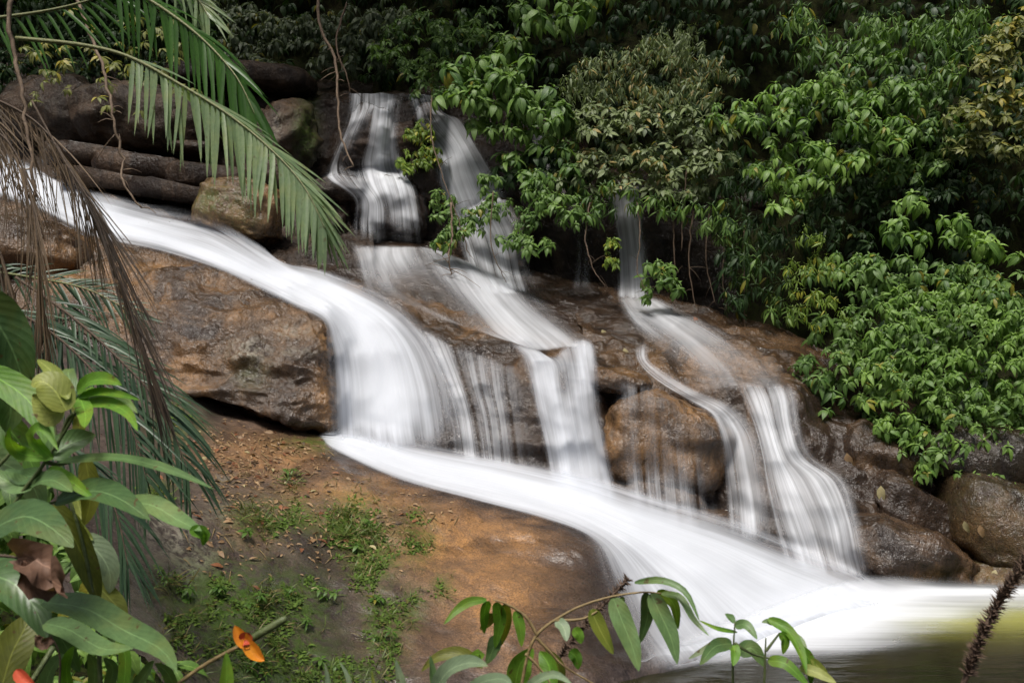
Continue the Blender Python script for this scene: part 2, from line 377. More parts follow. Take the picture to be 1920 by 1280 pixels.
wall_up = rock_patch('rock_cliff', [
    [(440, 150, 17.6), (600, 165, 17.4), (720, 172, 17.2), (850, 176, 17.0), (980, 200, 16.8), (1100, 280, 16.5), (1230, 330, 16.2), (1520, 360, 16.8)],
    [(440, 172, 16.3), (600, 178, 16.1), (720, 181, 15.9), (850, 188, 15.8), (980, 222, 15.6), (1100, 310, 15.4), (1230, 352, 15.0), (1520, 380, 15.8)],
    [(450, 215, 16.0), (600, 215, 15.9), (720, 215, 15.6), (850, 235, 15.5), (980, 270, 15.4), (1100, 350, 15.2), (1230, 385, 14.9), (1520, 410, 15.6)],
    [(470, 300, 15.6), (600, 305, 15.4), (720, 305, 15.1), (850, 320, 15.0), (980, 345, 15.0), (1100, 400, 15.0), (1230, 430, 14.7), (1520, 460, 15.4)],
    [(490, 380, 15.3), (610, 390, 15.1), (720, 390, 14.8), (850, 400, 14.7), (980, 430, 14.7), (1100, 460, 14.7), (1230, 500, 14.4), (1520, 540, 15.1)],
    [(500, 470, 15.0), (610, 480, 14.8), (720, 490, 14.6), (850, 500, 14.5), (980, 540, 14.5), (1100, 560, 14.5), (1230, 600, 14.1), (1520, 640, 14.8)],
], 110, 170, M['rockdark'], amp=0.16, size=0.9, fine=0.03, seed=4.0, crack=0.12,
    wet=[(800, 330, 260, 200, .7), (1330, 480, 200, 160, 1)], moss=[(575, 230, 20, 60, .8)], base=(0.1, 0, 0.3, 0))  # second wet blob is painted shade for the cave under the overhang
tag(wall_up, 'dark stepped cliff behind the upper falls', 'rock')

# boulder left of the broad fall, stream bed over its back
b_left = rock_patch('boulder', [
    [(-260, 270, 15.4), (-60, 290, 14.9), (120, 340, 14.2), (260, 385, 13.6), (400, 430, 13.1), (500, 480, 12.7), (580, 515, 12.4), (680, 545, 12.3)],
    [(-260, 350, 13.9), (-60, 380, 13.5), (120, 415, 13.0), (260, 450, 12.6), (400, 495, 12.2), (500, 535, 11.9), (575, 565, 11.6), (665, 590, 11.7)],
    [(-260, 410, 13.0), (-60, 425, 12.7), (130, 445, 12.3), (270, 475, 11.9), (410, 520, 11.6), (510, 558, 11.35), (590, 595, 11.15), (655, 620, 11.5)],
    [(-260, 480, 12.0), (-60, 490, 11.8), (140, 505, 11.5), (290, 535, 11.2), (420, 570, 11.0), (520, 600, 10.85), (602, 635, 10.85), (650, 655, 11.3)],
    [(-260, 560, 11.2), (-60, 570, 11.1), (150, 580, 11.0), (300, 610, 10.75), (425, 650, 10.6), (525, 675, 10.55), (612, 700, 10.65), (648, 710, 11.2)],
    [(-260, 640, 10.8), (-60, 650, 10.7), (150, 660, 10.6), (300, 690, 10.5), (430, 725, 10.4), (530, 750, 10.4), (614, 765, 10.55), (646, 770, 11.1)],
    [(-260, 690, 10.7), (-60, 700, 10.6), (150, 705, 10.55), (305, 730, 10.48), (430, 768, 10.4), (530, 790, 10.42), (612, 802, 10.55), (646, 806, 11.1)],
    [(-260, 680, 11.5), (-60, 690, 11.5), (150, 695, 11.5), (305, 720, 11.5), (430, 758, 11.4), (530, 782, 11.3), (612, 796, 11.3), (646, 800, 11.6)],
], 150, 190, M['rock'], amp=0.09, size=0.8, fine=0.02, seed=6.0, crack=0.16,
    gold=[(340, 560, 110, 60, .8), (470, 580, 130, 40, .6), (560, 620, 60, 30, .55), (360, 690, 60, 60, .75), (130, 500, 60, 50, .8), (230, 540, 50, 80, .7), (610, 740, 20, 60, .9), (610, 640, 15, 40, .9), (280, 500, 80, 25, .7)],
    wet=[(320, 600, 50, 60, .7), (480, 560, 120, 20, .6), (560, 700, 60, 50, .5), (480, 640, 90, 40, .35), (350, 430, 150, 50, .8), (430, 470, 100, 40, .8)],
    lichen=[(460, 655, 38, 22, .9), (540, 620, 50, 16, .55), (560, 660, 45, 10, .5), (500, 690, 25, 20, .35)], moss=[(470, 700, 30, 30, .3)], base=(0.22, 0, 0.15, 0))
tag(b_left, 'big rounded brown boulder with the stream running over its back', 'boulder')
bs = boulder('boulder', 60, 470, 11.9, (0.75, 0.6, 0.36), (0, 8, 10), amp=0.2, box=.3, seed=31, gold=[(120, 490, 60, 40, .8)], wet=[(60, 420, 80, 30, .9)], base=(.4, 0, .2, 0))
tag(bs, 'rounded golden brown rock below the stream behind hanging dead fronds', 'boulder')

right_low = rock_patch('rock_ledge', [
    [(1060, 535, 14.3), (1200, 550, 14.0), (1320, 575, 13.8), (1450, 610, 13.4), (1580, 670, 13.0), (1720, 760, 12.6)],
    [(1080, 590, 12.9), (1200, 600, 12.8), (1320, 625, 12.6), (1440, 655, 12.3), (1550, 705, 12.0), (1690, 800, 11.8)],
    [(1100, 650, 12.0), (1200, 655, 11.9), (1320, 678, 11.75), (1420, 695, 11.55), (1520, 735, 11.4), (1660, 840, 11.2)],
    [(1110, 700, 11.4), (1200, 705, 11.4), (1310, 715, 11.3), (1400, 730, 11.15), (1495, 770, 11.05), (1640, 880, 10.9)],
    [(1115, 780, 11.2), (1200, 790, 11.2), (1310, 800, 11.0), (1405, 815, 10.85), (1505, 850, 10.7), (1640, 935, 10.6)],
    [(1120, 880, 11.1), (1200, 890, 11.1), (1310, 890, 10.9), (1415, 895, 10.65), (1530, 925, 10.4), (1650, 990, 10.35)],
    [(1120, 970, 11.0), (1200, 985, 10.9), (1310, 1000, 10.75), (1425, 1015, 10.4), (1550, 1040, 10.15), (1665, 1075, 10.1)],
    [(1120, 1060, 11.0), (1200, 1090, 10.9), (1310, 1110, 10.7), (1435, 1120, 10.3), (1560, 1140, 10.0), (1670, 1170, 10.0)],
], 140, 130, M['rock'], amp=0.08, size=0.7, fine=0.02, seed=8.0, crack=0.12,
    gold=[(1360, 680, 130, 30, 1), (1440, 680, 60, 18, .9), (1300, 690, 80, 40, .7), (1400, 740, 40, 40, .5)],
    wet=[(1480, 800, 60, 80, .7), (1560, 800, 80, 90, .9), (1200, 600, 90, 30, .7), (1350, 960, 150, 60, .8), (1600, 900, 60, 80, .8)], base=(0.22, 0, 0.42, 0))
tag(right_low, 'wet brown ledge that the fall at the pool runs over', 'rock')
b_gold = boulder('boulder', 1245, 845, 11.0, (0.78, 0.5, 0.62), (8, 14, 6), amp=0.22, size=.8, box=.45, seed=12, fine=0.022,
    gold=[(1230, 780, 110, 60, 1), (1190, 850, 70, 40, .9), (1290, 870, 90, 30, .9), (1300, 780, 50, 30, .8)], wet=[(1270, 810, 40, 25, .8), (1160, 740, 60, 30, .7), (1250, 930, 150, 45, .9), (1340, 830, 22, 60, .6)], base=(.35, 0, .15, 0))
tag(b_gold, 'golden brown boulder with thin water trails right of the centre fall', 'boulder')
for (x, y, d, r, rot, s, lab) in [
    (1165, 715, 11.1, (0.34, 0.3, 0.14), (0, 10, 0), 40, 'small dark ledge stone with leaf scraps beside the centre fall'),
    (1215, 935, 10.75, (0.62, 0.35, 0.2), (0, 6, 0), 42, 'dark layered stone at the foot of the golden boulder'),
    (1330, 985, 10.55, (0.6, 0.3, 0.16), (0, 8, 0), 43, 'flat wet stone low between the golden boulder and the right fall')]:
    o = boulder('stone', x, y, d, r, rot, amp=.3, box=.6, seed=s, base=(.2, 0, .5, 0), gold=[(1170, 700, 60, 14, .7)]); tag(o, lab, 'stone')

# right bank rocks by the pool
for (x, y, d, r, rot, s, bx_, mk, lab) in [
    (1690, 1050, 10.35, (0.72, 0.6, 0.40), (0, 20, -8), 51, .9, dict(gold=[(1730, 1085, 80, 20, .8)], base=(.2, 0, .45, 0)), 'low dark slab at the pool edge beside the right fall'),
    (1700, 960, 10.9, (0.62, 0.5, 0.30), (0, 34, 0), 52, 1.0, dict(base=(.1, 0, .6, 0)), 'dark tilted slab above the low pool edge slab'),
    (1990, 1000, 10.7, (1.35, 0.8, 0.52), (0, 11, 4), 53, 1.1, dict(gold=[(1860, 1000, 80, 40, .45)], base=(.15, .1, .35, 0)), 'broad dark boulder under the leafy shrub at the pool'),
    (1960, 1105, 10.3, (1.0, 0.6, 0.30), (0, 4, 0), 54, .6, dict(gold=[(1840, 1090, 60, 25, .5)], base=(.2, .15, .3, 0)), 'low mossy brown boulder where the pool meets the bank'),
    (1960, 880, 11.3, (1.6, 0.8, 0.42), (0, 12, 0), 55, 1.0, dict(base=(.05, .05, .6, 0)), 'black shaded slab directly under the hanging shrub leaves'),
    (1650, 900, 11.2, (0.66, 0.5, 0.5), (0, 34, 0), 56, .4, dict(gold=[(1620, 870, 40, 20, .6)], base=(.1, 0, .6, 0)), 'dark brown rock right of the right fall')]:
    o = boulder('boulder', x, y, d, r, rot, amp=.24, box=bx_, seed=s, mat=M['rock'], **mk); tag(o, lab, 'boulder')

# stones and ledges of the upper falls
for (nm, x, y, d, r, rot, s, bx_, lab) in [
    ('boulder', 690, 262, 14.9, (0.36, 0.4, 0.52), (0, 12, 0), 61, .25, 'dark pointed boulder splitting the upper left fall'),
    ('boulder', 803, 226, 15.1, (0.23, 0.3, 0.22), (0, 0, 0), 62, .0, 'round dark stone near the lip of the upper falls'),
    ('boulder', 757, 268, 15.0, (0.26, 0.3, 0.33), (0, -8, 0), 63, .2, 'dark stone between the two upper falls'),
    ('boulder', 800, 340, 14.7, (0.30, 0.35, 0.42), (0, 6, 0), 64, .4, 'dark block right of the upper left fall under a green sprig'),
    ('boulder', 730, 400, 14.55, (0.60, 0.45, 0.52), (0, 2, 0), 65, .7, 'blocky dark ledge that the upper left fall drops from'),
    ('boulder', 636, 360, 14.4, (0.48, 0.5, 0.20), (0, -5, 4), 66, .7, 'flat grey ledge stone left of the upper fall'),
    ('boulder', 615, 420, 14.3, (0.40, 0.4, 0.30), (0, 5, 0), 67, .4, 'dark stone in shade below the flat grey ledge'),
    ('boulder', 930, 455, 14.3, (0.55, 0.4, 0.60), (0, 10, 0), 68, .5, 'dark rock step behind the upper right fall'),
    ('boulder', 535, 262, 15.0, (0.50, 0.5, 0.62), (0, 0, 0), 69, .1, 'tall rounded dark boulder with moss left of the upper falls'),
    ('boulder', 455, 152, 16.2, (1.2, 0.7, 0.24), (0, 4, 0), 70, .9, 'flat dark boulder under the overhanging foliage'),
    ('boulder', 280, 230, 15.4, (1.15, 0.8, 0.55), (0, 6, 0), 71, .4, 'wide grey brown boulder behind the palm fronds'),
    ('boulder', 120, 215, 15.8, (0.9, 0.7, 0.55), (0, 0, 0), 72, .3, 'rounded boulder behind the hanging vines at the far bank'),
    ('boulder', 360, 278, 15.0, (0.40, 0.3, 0.10), (0, 2, 0), 73, .6, 'small flat pale stone under the wide grey brown boulder'),
    ('boulder', 175, 300, 14.8, (0.62, 0.6, 0.17), (0, 4, 6), 74, 1.5, 'dark flat ledge block at the far end of the stream bank'),
    ('boulder', 285, 322, 14.6, (0.70, 0.6, 0.2), (0, 7, -5), 75, 1.5, 'wide dark flat ledge block above the stream'),
    ('boulder', 400, 338, 14.4, (0.62, 0.6, 0.18), (0, 3, 8), 77, 1.5, 'dark flat ledge block beside the squared mossy block'),
    ('boulder', 215, 345, 14.2, (0.72, 0.5, 0.13), (0, 8, 4), 78, 1.5, 'thin dark ledge plate touching the stream'),
    ('boulder', 340, 366, 14.0, (0.66, 0.5, 0.15), (0, 9, -6), 79, 1.5, 'low dark ledge plate under the palm leaflets'),
    ('boulder', 505, 330, 14.5, (0.50, 0.5, 0.28), (0, 6, 0), 80, .9, 'dark ledge block right of the stacked ledge plates'),
    ('boulder', 455, 400, 13.35, (0.62, 0.5, 0.42), (0, 14, 0), 76, .75, 'squared mossy brown block behind the palm frond tips')]:
    mk = dict(base=(.15, .0, .35, 0))
    if s == 69: mk = dict(base=(.15, 0, .2, 0), moss=[(575, 250, 22, 60, .9)], lichen=[(520, 235, 14, 30, .7)], gold=[(500, 190, 40, 20, .6)])
    if s == 76: mk = dict(base=(.5, .0, .1, 0), moss=[(400, 375, 60, 30, .8), (450, 410, 40, 30, .5)], gold=[(450, 400, 90, 60, .6)])
    if s in (74, 75, 77, 78, 79, 80): mk = dict(base=(.28, 0, .25, 0))
    if s in (71, 72, 73): mk = dict(base=(.2, 0, .15, .12))
    if s == 66: mk = dict(base=(.1, 0, .6, .1))
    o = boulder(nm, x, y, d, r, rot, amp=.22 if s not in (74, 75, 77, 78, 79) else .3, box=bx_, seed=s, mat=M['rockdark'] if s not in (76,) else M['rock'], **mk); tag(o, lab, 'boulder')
bed = rock_patch('rock_bank', [
    [(-700, -40, 21), (-200, 60, 19.5), (150, 110, 18.5), (400, 130, 18), (700, 160, 17.6)],
    [(-700, 160, 18), (-200, 200, 17), (150, 230, 16.4), (400, 250, 16.0), (700, 270, 16)],
    [(-700, 270, 16.5), (-200, 290, 15.8), (150, 310, 15.2), (400, 330, 14.9), (700, 380, 15)],
    [(-700, 330, 15), (-200, 330, 14.8), (150, 360, 14.3), (400, 410, 13.7), (700, 470, 13.6)],
    [(-700, 420, 14), (-200, 410, 13.8), (150, 420, 13.4), (400, 470, 12.9), (700, 530, 12.9)],
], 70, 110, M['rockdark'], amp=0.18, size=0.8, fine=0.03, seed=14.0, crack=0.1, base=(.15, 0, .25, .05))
tag(bed, 'dark rocky far bank above the stream', 'rock')

# the hillside that closes the valley behind everything
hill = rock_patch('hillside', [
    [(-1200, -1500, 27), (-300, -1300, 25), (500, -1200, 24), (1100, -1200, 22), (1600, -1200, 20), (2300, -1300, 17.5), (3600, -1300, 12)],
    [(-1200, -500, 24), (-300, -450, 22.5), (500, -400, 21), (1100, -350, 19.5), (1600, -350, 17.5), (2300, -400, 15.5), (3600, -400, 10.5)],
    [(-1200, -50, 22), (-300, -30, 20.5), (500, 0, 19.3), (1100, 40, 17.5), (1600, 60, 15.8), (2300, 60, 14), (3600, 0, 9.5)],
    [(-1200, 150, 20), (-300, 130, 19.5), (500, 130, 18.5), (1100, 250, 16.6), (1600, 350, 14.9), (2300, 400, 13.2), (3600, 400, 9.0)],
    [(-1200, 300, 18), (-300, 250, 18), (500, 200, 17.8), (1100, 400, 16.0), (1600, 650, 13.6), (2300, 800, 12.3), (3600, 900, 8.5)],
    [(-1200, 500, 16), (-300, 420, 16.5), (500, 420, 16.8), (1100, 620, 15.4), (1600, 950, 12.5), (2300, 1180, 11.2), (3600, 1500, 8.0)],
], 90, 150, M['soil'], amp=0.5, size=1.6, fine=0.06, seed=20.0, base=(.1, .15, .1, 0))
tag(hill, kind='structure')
# near bank under the camera's plants, bed of the pool
nb = rock_patch('ground', [
    [(-2400, 760, 9), (-1400, 740, 9), (-700, 720, 9.5), (-200, 690, 9.6), (60, 700, 9.4)],
    [(-4200, 1200, 4.2), (-2300, 1200, 4.4), (-900, 1100, 4.6), (-200, 1080, 5.0), (150, 1150, 5.4)],
    [(-6000, 2300, 2.0), (-3000, 2300, 2.2), (-600, 2050, 2.5), (300, 1900, 3.3), (900, 1800, 4.2)],
    [(-9000, 4200, 1.1), (-4500, 4200, 1.2), (-500, 3600, 1.4), (900, 3600, 1.6), (2300, 3400, 1.9)],
    [(-9000, 5200, .9), (-4500, 5200, .9), (-500, 5200, .9), (900, 5200, 1.0), (2500, 5600, 1.0)],
], 60, 60, M['soil'], amp=0.12, size=0.9, fine=0.03, seed=24.0, base=(.2, .4, 0, 0)); tag(nb, kind='structure')
BV = None
def build_bvh():
    global BV
    vs_, fs, o = [], [], 0
    for co, f in SOLID:
        vs_ += [tuple(c) for c in co]; fs += [tuple(int(i) + o for i in q) for q in f]; o += len(co)
    BV = BVHTree.FromPolygons(vs_, fs)
build_bvh()
def hit(px, py):
    dr = P(px, py, 1.0) - CAM; dr.normalize()
    h = BV.ray_cast(CAM, dr, 60.0)
    if h[0] is None: return None, None
    n = h[1]; n = -n if n.dot(dr) > 0 else n
    return h[0], n
# ------------------------------------------------------------------ water
def water_sheet(name, rows, nv, nu, mat, off=0.05, it=6, lift=0.0, label=None, layers=1, jit=0.03, fade=(0.0, 0.06)):
    """a sheet of water lying on the rock; rows follow the flow, each (px, py, thickness); pulled just clear of the stone"""
    rows = np.array(rows, float)
    g = cr(np.swapaxes(cr(rows, nv), 0, 1), nu); g = np.swapaxes(g, 0, 1)
    dr = np.full(g.shape[:2], np.nan)
    for i in range(nv):
        for j in range(nu):
            h, _ = hit(g[i, j, 0], g[i, j, 1])
            if h is not None: dr[i, j] = h.y
    dr = np.where(np.isnan(dr), np.nanmedian(dr), dr) - off
    d = dr.copy()
    for _ in range(it): d = np.minimum(smooth2(d, 2), dr)
    d = np.minimum(smooth2(d, 3), dr + off * .6)
    tt = np.linspace(0, 1, nv)[:, None]
    fd = (sstep(0, fade[0], tt) if fade[0] else 1.0) * (sstep(0, fade[1], 1 - tt) if fade[1] else 1.0)
    out = []
    for L in range(layers):
        dd = d - L * jit
        co = Pn(np.stack([g[..., 0], g[..., 1], dd], -1)); co[..., 2] += lift
        seg = np.linalg.norm(np.diff(co, axis=0), axis=-1); v = np.concatenate([np.zeros((1, nu)), np.cumsum(seg, 0)]); v = np.repeat(v.mean(1, keepdims=True), nu, 1)
        su = np.linalg.norm(np.diff(co, axis=1), axis=-1).sum(1).mean(); u = np.repeat(np.linspace(0, su, nu)[None], nv, 0)
        f = grid_faces(nv, nu); me = mesh_np(name, co.reshape(-1, 3), f)
        de = (np.clip(g[..., 2], 0, 1) * fd).ravel() * (1.0 if L == 0 else 0.6)
        a = me.attributes.new('dens', 'FLOAT', 'POINT'); a.data.foreach_set('value', de.astype(np.float32))
        uv = me.uv_layers.new(name='flow'); li = np.empty(len(me.loops), np.int32); me.loops.foreach_get('vertex_index', li)
        uu = np.stack([u.ravel() + L * 3.3, v.ravel() + L * 1.7], -1)[li]; uv.data.foreach_set('uv', uu.astype(np.float32).ravel())
        out.append((co, me))
    o = link(name, out[0][1], mat)
    tag(o, label, None, None, 'structure')
    for co, me in out[1:]: link('water_strand', me, mat, o)
    return o

E = 0.0
water_sheet('waterfall', [
    [(-90, 345, E), (-85, 330, .8), (-75, 305, .95), (-60, 280, .7), (-50, 262, E)],
    [(60, 392, E), (62, 375, .8), (55, 350, 1), (50, 320, .7), (45, 298, E)],
    [(178, 448, E), (175, 425, .9), (160, 390, 1), (140, 358, .9), (112, 338, E)],
    [(292, 472, E), (300, 455, .9), (290, 425, .8), (270, 395, .4), (225, 362, E)],
    [(405, 506, E), (400, 488, .95), (395, 455, .7), (390, 420, .22), (372, 388, E)],
    [(500, 552, E), (495, 530, .9), (492, 505, .95), (488, 478, .7), (478, 448, E)],
    [(556, 580, E), (556, 560, .95), (555, 535, 1), (550, 510, .9), (528, 488, E)],
    [(604, 606, E), (614, 590, .9), (620, 565, 1), (620, 535, .9), (610, 503, E)],
    [(608, 650, E), (640, 640, .8), (690, 615, 1), (715, 585, .75), (745, 558, E)],
    [(610, 700, E), (650, 695, .72), (715, 670, 1), (770, 640, .62), (815, 622, E)],
    [(612, 760, E), (655, 755, .74), (725, 745, 1), (800, 710, .58), (862, 690, E)],
    [(614, 805, E), (658, 805, .76), (730, 805, 1), (815, 790, .6), (885, 780, E)],
    [(616, 850, E), (660, 850, .9), (740, 865, 1), (825, 870, .7), (905, 885, E)],
], 130, 90, M['water'], 0.08, 24, label='broad white main fall fed by the stream from the upper left', fade=(0, .12))
water_sheet('stream', [
    [(585, 812, E), (590, 815, .3), (596, 820, .3), (602, 822, .2), (606, 826, E)],
    [(672, 800, E), (660, 825, 1), (650, 835, 1), (640, 842, .8), (625, 846, E)],
    [(796, 826, E), (780, 860, 1), (770, 880, 1), (758, 893, .8), (742, 898, E)],
    [(946, 852, E), (930, 890, 1), (920, 912, 1), (905, 932, .8), (880, 936, E)],
    [(1098, 882, E), (1075, 925, 1), (1060, 950, 1), (1045, 968, .85), (1010, 972, E)],
    [(1246, 922, E), (1200, 970, 1), (1175, 1000, 1), (1140, 1015, .6), (1085, 1000, E)],
    [(1412, 972, E), (1345, 1018, .85), (1270, 1055, .9), (1190, 1080, .5), (1098, 1050, E)],
    [(1540, 1022, E), (1450, 1065, .8), (1340, 1110, .86), (1220, 1140, .42), (1108, 1110, E)],
    [(1632, 1066, E), (1540, 1102, .95), (1390, 1155, .86), (1245, 1190, .42), (1125, 1170, E)],
    [(1680, 1098, E), (1596, 1130, .95), (1440, 1180, .92), (1275, 1225, .5), (1160, 1235, E)],
    [(1715, 1120, E), (1630, 1156, .95), (1470, 1212, .97), (1300, 1262, .8), (1180, 1285, E)],
], 140, 80, M['water'], 0.10, 20, label='white stream along the slab fanning out into the pool', fade=(.05, .125))
water_sheet('waterfall', [
    [(650, 174, E), (664, 176, .5), (680, 175, .42), (698, 176, .55), (715, 174, .62), (735, 177, .4), (755, 175, .25), (780, 177, E)],
    [(650, 200, E), (662, 203, .5), (678, 203, .42), (698, 200, .5), (715, 202, .72), (732, 204, .45), (746, 205, .2), (764, 206, E)],
    [(642, 238, E), (655, 234, .42), (672, 220, .6), (694, 210, .3), (712, 228, .85), (730, 236, .55), (744, 240, .2), (756, 242, E)],
    [(626, 285, E), (638, 276, .5), (652, 262, .35), (682, 262, .04), (708, 262, .8), (726, 270, .8), (742, 278, .3), (758, 284, E)],
    [(608, 322, E), (622, 318, .45), (640, 312, .3), (670, 308, .12), (702, 304, .7), (726, 308, .8), (750, 318, .45), (774, 328, E)],
    [(606, 338, E), (628, 337, .4), (655, 340, .35), (682, 346, .45), (708, 340, .7), (738, 342, .7), (768, 350, .4), (800, 360, E)],
    [(658, 375, E), (668, 372, .3), (684, 375, .6), (704, 378, .7), (722, 380, .3), (748, 382, .48), (776, 388, .42), (806, 398, E)],
    [(656, 420, E), (668, 420, .3), (684, 420, .55), (706, 420, .68), (726, 420, .2), (752, 424, .44), (782, 428, .38), (812, 434, E)],
    [(654, 462, E), (668, 464, .4), (686, 466, .6), (708, 468, .65), (730, 468, .3), (756, 468, .44), (786, 470, .38), (818, 474, E)],
], 100, 84, M['veil'], 0.07, 14, label='upper left fall dropping over a dark pointed boulder and a ledge', fade=(0, .2))
water_sheet('waterfall', [
    [(752, 178, E), (770, 177, 0.45), (790, 177, 0.54), (808, 180, 0.45), (822, 184, E)],
    [(770, 205, E), (782, 205, 0.45), (800, 203, 0.22), (822, 207, 0.45), (838, 212, E)],
    [(780, 245, E), (792, 240, 0.37), (815, 235, 0.37), (845, 228, 0.77), (868, 225, E)],
    [(806, 290, E), (825, 285, 0.62), (850, 278, 0.82), (872, 272, 0.72), (895, 268, E)],
    [(818, 345, E), (838, 340, 0.67), (868, 335, 0.82), (900, 328, 0.67), (928, 320, E)],
    [(832, 400, E), (858, 395, 0.65), (890, 390, 0.67), (925, 382, 0.54), (962, 375, E)],
    [(855, 455, E), (882, 452, 0.59), (918, 448, 0.59), (955, 440, 0.45), (995, 435, E)],
    [(872, 510, E), (900, 515, 0.54), (935, 515, 0.54), (970, 512, 0.40), (1010, 508, E)],
    [(880, 550, E), (910, 555, 0.54), (945, 556, 0.54), (985, 555, 0.37), (1025, 550, E)],
], 90, 60, M['veil'], 0.06, 4, label='upper right fall partly hidden by hanging leaves')
water_sheet('waterfall', [
    [(1132, 352, E), (1150, 350, .5), (1170, 350, .6), (1190, 350, .4), (1212, 352, E)],
    [(1140, 400, E), (1156, 400, .5), (1175, 400, .6), (1194, 400, .4), (1216, 400, E)],
    [(1150, 470, E), (1166, 470, .55), (1184, 470, .6), (1202, 470, .4), (1222, 470, E)],
    [(1150, 560, E), (1170, 562, .65), (1190, 562, .65), (1210, 562, .45), (1232, 560, E)],
], 50, 30, M['veil'], 0.08, 6, label='narrow grey fall deep in shade behind the shrubs')
water_sheet('waterfall', [
    [(985, 250, E), (1000, 252, .3), (1015, 255, .35), (1032, 258, E)],
    [(1000, 310, E), (1015, 312, .35), (1030, 315, .35), (1045, 318, E)],
    [(1070, 420, E), (1080, 420, .2), (1090, 420, .25), (1104, 420, E)],
    [(1068, 545, E), (1082, 548, .25), (1096, 548, .25), (1112, 545, E)],
], 40, 20, M['veil'], 0.08, 4, label='thin thread of water glimpsed between dark leaves')
water_sheet('stream', [
    [(650, 452, E), (680, 456, 0.45), (740, 458, 0.40), (800, 462, 0.36), (860, 480, 0.40), (930, 510, 0.32), (1010, 545, E)],
    [(655, 485, E), (690, 480, 0.55), (740, 478, 0.45), (810, 475, 0.40), (880, 505, 0.56), (950, 540, 0.40), (1030, 560, E)],
    [(668, 525, E), (700, 518, 0.40), (760, 512, 0.25), (830, 515, 0.32), (905, 548, 0.65), (975, 570, 0.45), (1060, 585, E)],
    [(690, 560, E), (720, 548, 0.25), (790, 552, 0.12), (870, 570, 0.25), (940, 590, 0.68), (1010, 600, 0.40), (1090, 610, E)],
    [(740, 580, E), (790, 578, 0.20), (850, 595, 0.10), (910, 615, 0.28), (980, 630, 0.68), (1050, 632, 0.40), (1120, 640, E)],
    [(830, 605, E), (870, 615, 0.25), (920, 632, 0.32), (965, 645, 0.56), (1015, 660, 0.68), (1070, 655, 0.40), (1130, 662, E)],
], 70, 90, M['mist'], 0.10, 16, label='thin film of water sliding down the rock terrace', fade=(.12, .1))
water_sheet('waterfall', [
    [(930, 632, E), (965, 640, 0.59), (1000, 650, 0.76), (1030, 665, 0.42), (1060, 640, 0.42), (1090, 630, 0.67), (1118, 632, E)],
    [(965, 662, E), (995, 668, 0.67), (1025, 675, 0.76), (1050, 685, 0.33), (1070, 668, 0.50), (1095, 662, 0.71), (1125, 668, E)],
    [(985, 710, E), (1008, 712, 0.67), (1035, 718, 0.79), (1055, 722, 0.25), (1078, 712, 0.59), (1100, 705, 0.63), (1128, 708, E)],
    [(1000, 770, E), (1020, 770, 0.63), (1045, 775, 0.79), (1065, 775, 0.59), (1085, 770, 0.76), (1106, 765, 0.50), (1132, 768, E)],
    [(1015, 830, E), (1034, 832, 0.59), (1056, 835, 0.79), (1078, 838, 0.79), (1098, 835, 0.76), (1118, 835, 0.59), (1145, 842, E)],
    [(1025, 885, E), (1044, 888, 0.63), (1066, 892, 0.79), (1088, 896, 0.76), (1110, 900, 0.71), (1132, 905, 0.59), (1160, 912, E)],
    [(1030, 925, E), (1050, 928, 0.67), (1072, 935, 0.79), (1096, 940, 0.76), (1120, 945, 0.71), (1144, 950, 0.59), (1172, 958, E)],
], 90, 70, M['water'], 0.08, 16, label='white centre fall of two strands joining above the slab', fade=(.12, .1))
water_sheet('water_trickle', [
    [(735, 590, E), (790, 610, .3), (850, 640, .25), (900, 655, .25), (950, 675, .2), (1000, 690, E)],
    [(790, 670, E), (830, 690, .45), (870, 710, .28), (910, 720, .34), (955, 735, .24), (1010, 745, E)],
    [(830, 760, E), (860, 770, .5), (890, 780, .25), (925, 790, .36), (965, 800, .22), (1020, 805, E)],
    [(845, 870, E), (875, 875, .5), (905, 880, .3), (935, 885, .36), (975, 890, .25), (1030, 905, E)],
], 60, 80, M['veil'], 0.045, 3, label='loose threads of water on the dark face beside the broad fall', fade=(.12, .1))
water_sheet('stream', [
    [(1145, 545, E), (1165, 548, 0.44), (1190, 550, 0.48), (1215, 552, 0.40), (1245, 555, E)],
    [(1160, 585, E), (1185, 582, 0.48), (1225, 580, 0.52), (1270, 585, 0.28), (1320, 592, E)],
    [(1185, 620, E), (1220, 615, 0.40), (1275, 612, 0.44), (1340, 622, 0.24), (1410, 640, E)],
    [(1215, 655, E), (1265, 648, 0.28), (1325, 650, 0.32), (1400, 662, 0.22), (1480, 680, E)],
    [(1265, 700, E), (1310, 692, 0.24), (1370, 692, 0.27), (1430, 700, 0.24), (1500, 712, E)],
    [(1300, 760, E), (1340, 745, 0.20), (1390, 738, 0.24), (1440, 740, 0.24), (1505, 755, E)],
], 60, 60, M['mist'], 0.08, 8, label='thin sheet of water over the golden ledge', fade=(.12, .1))
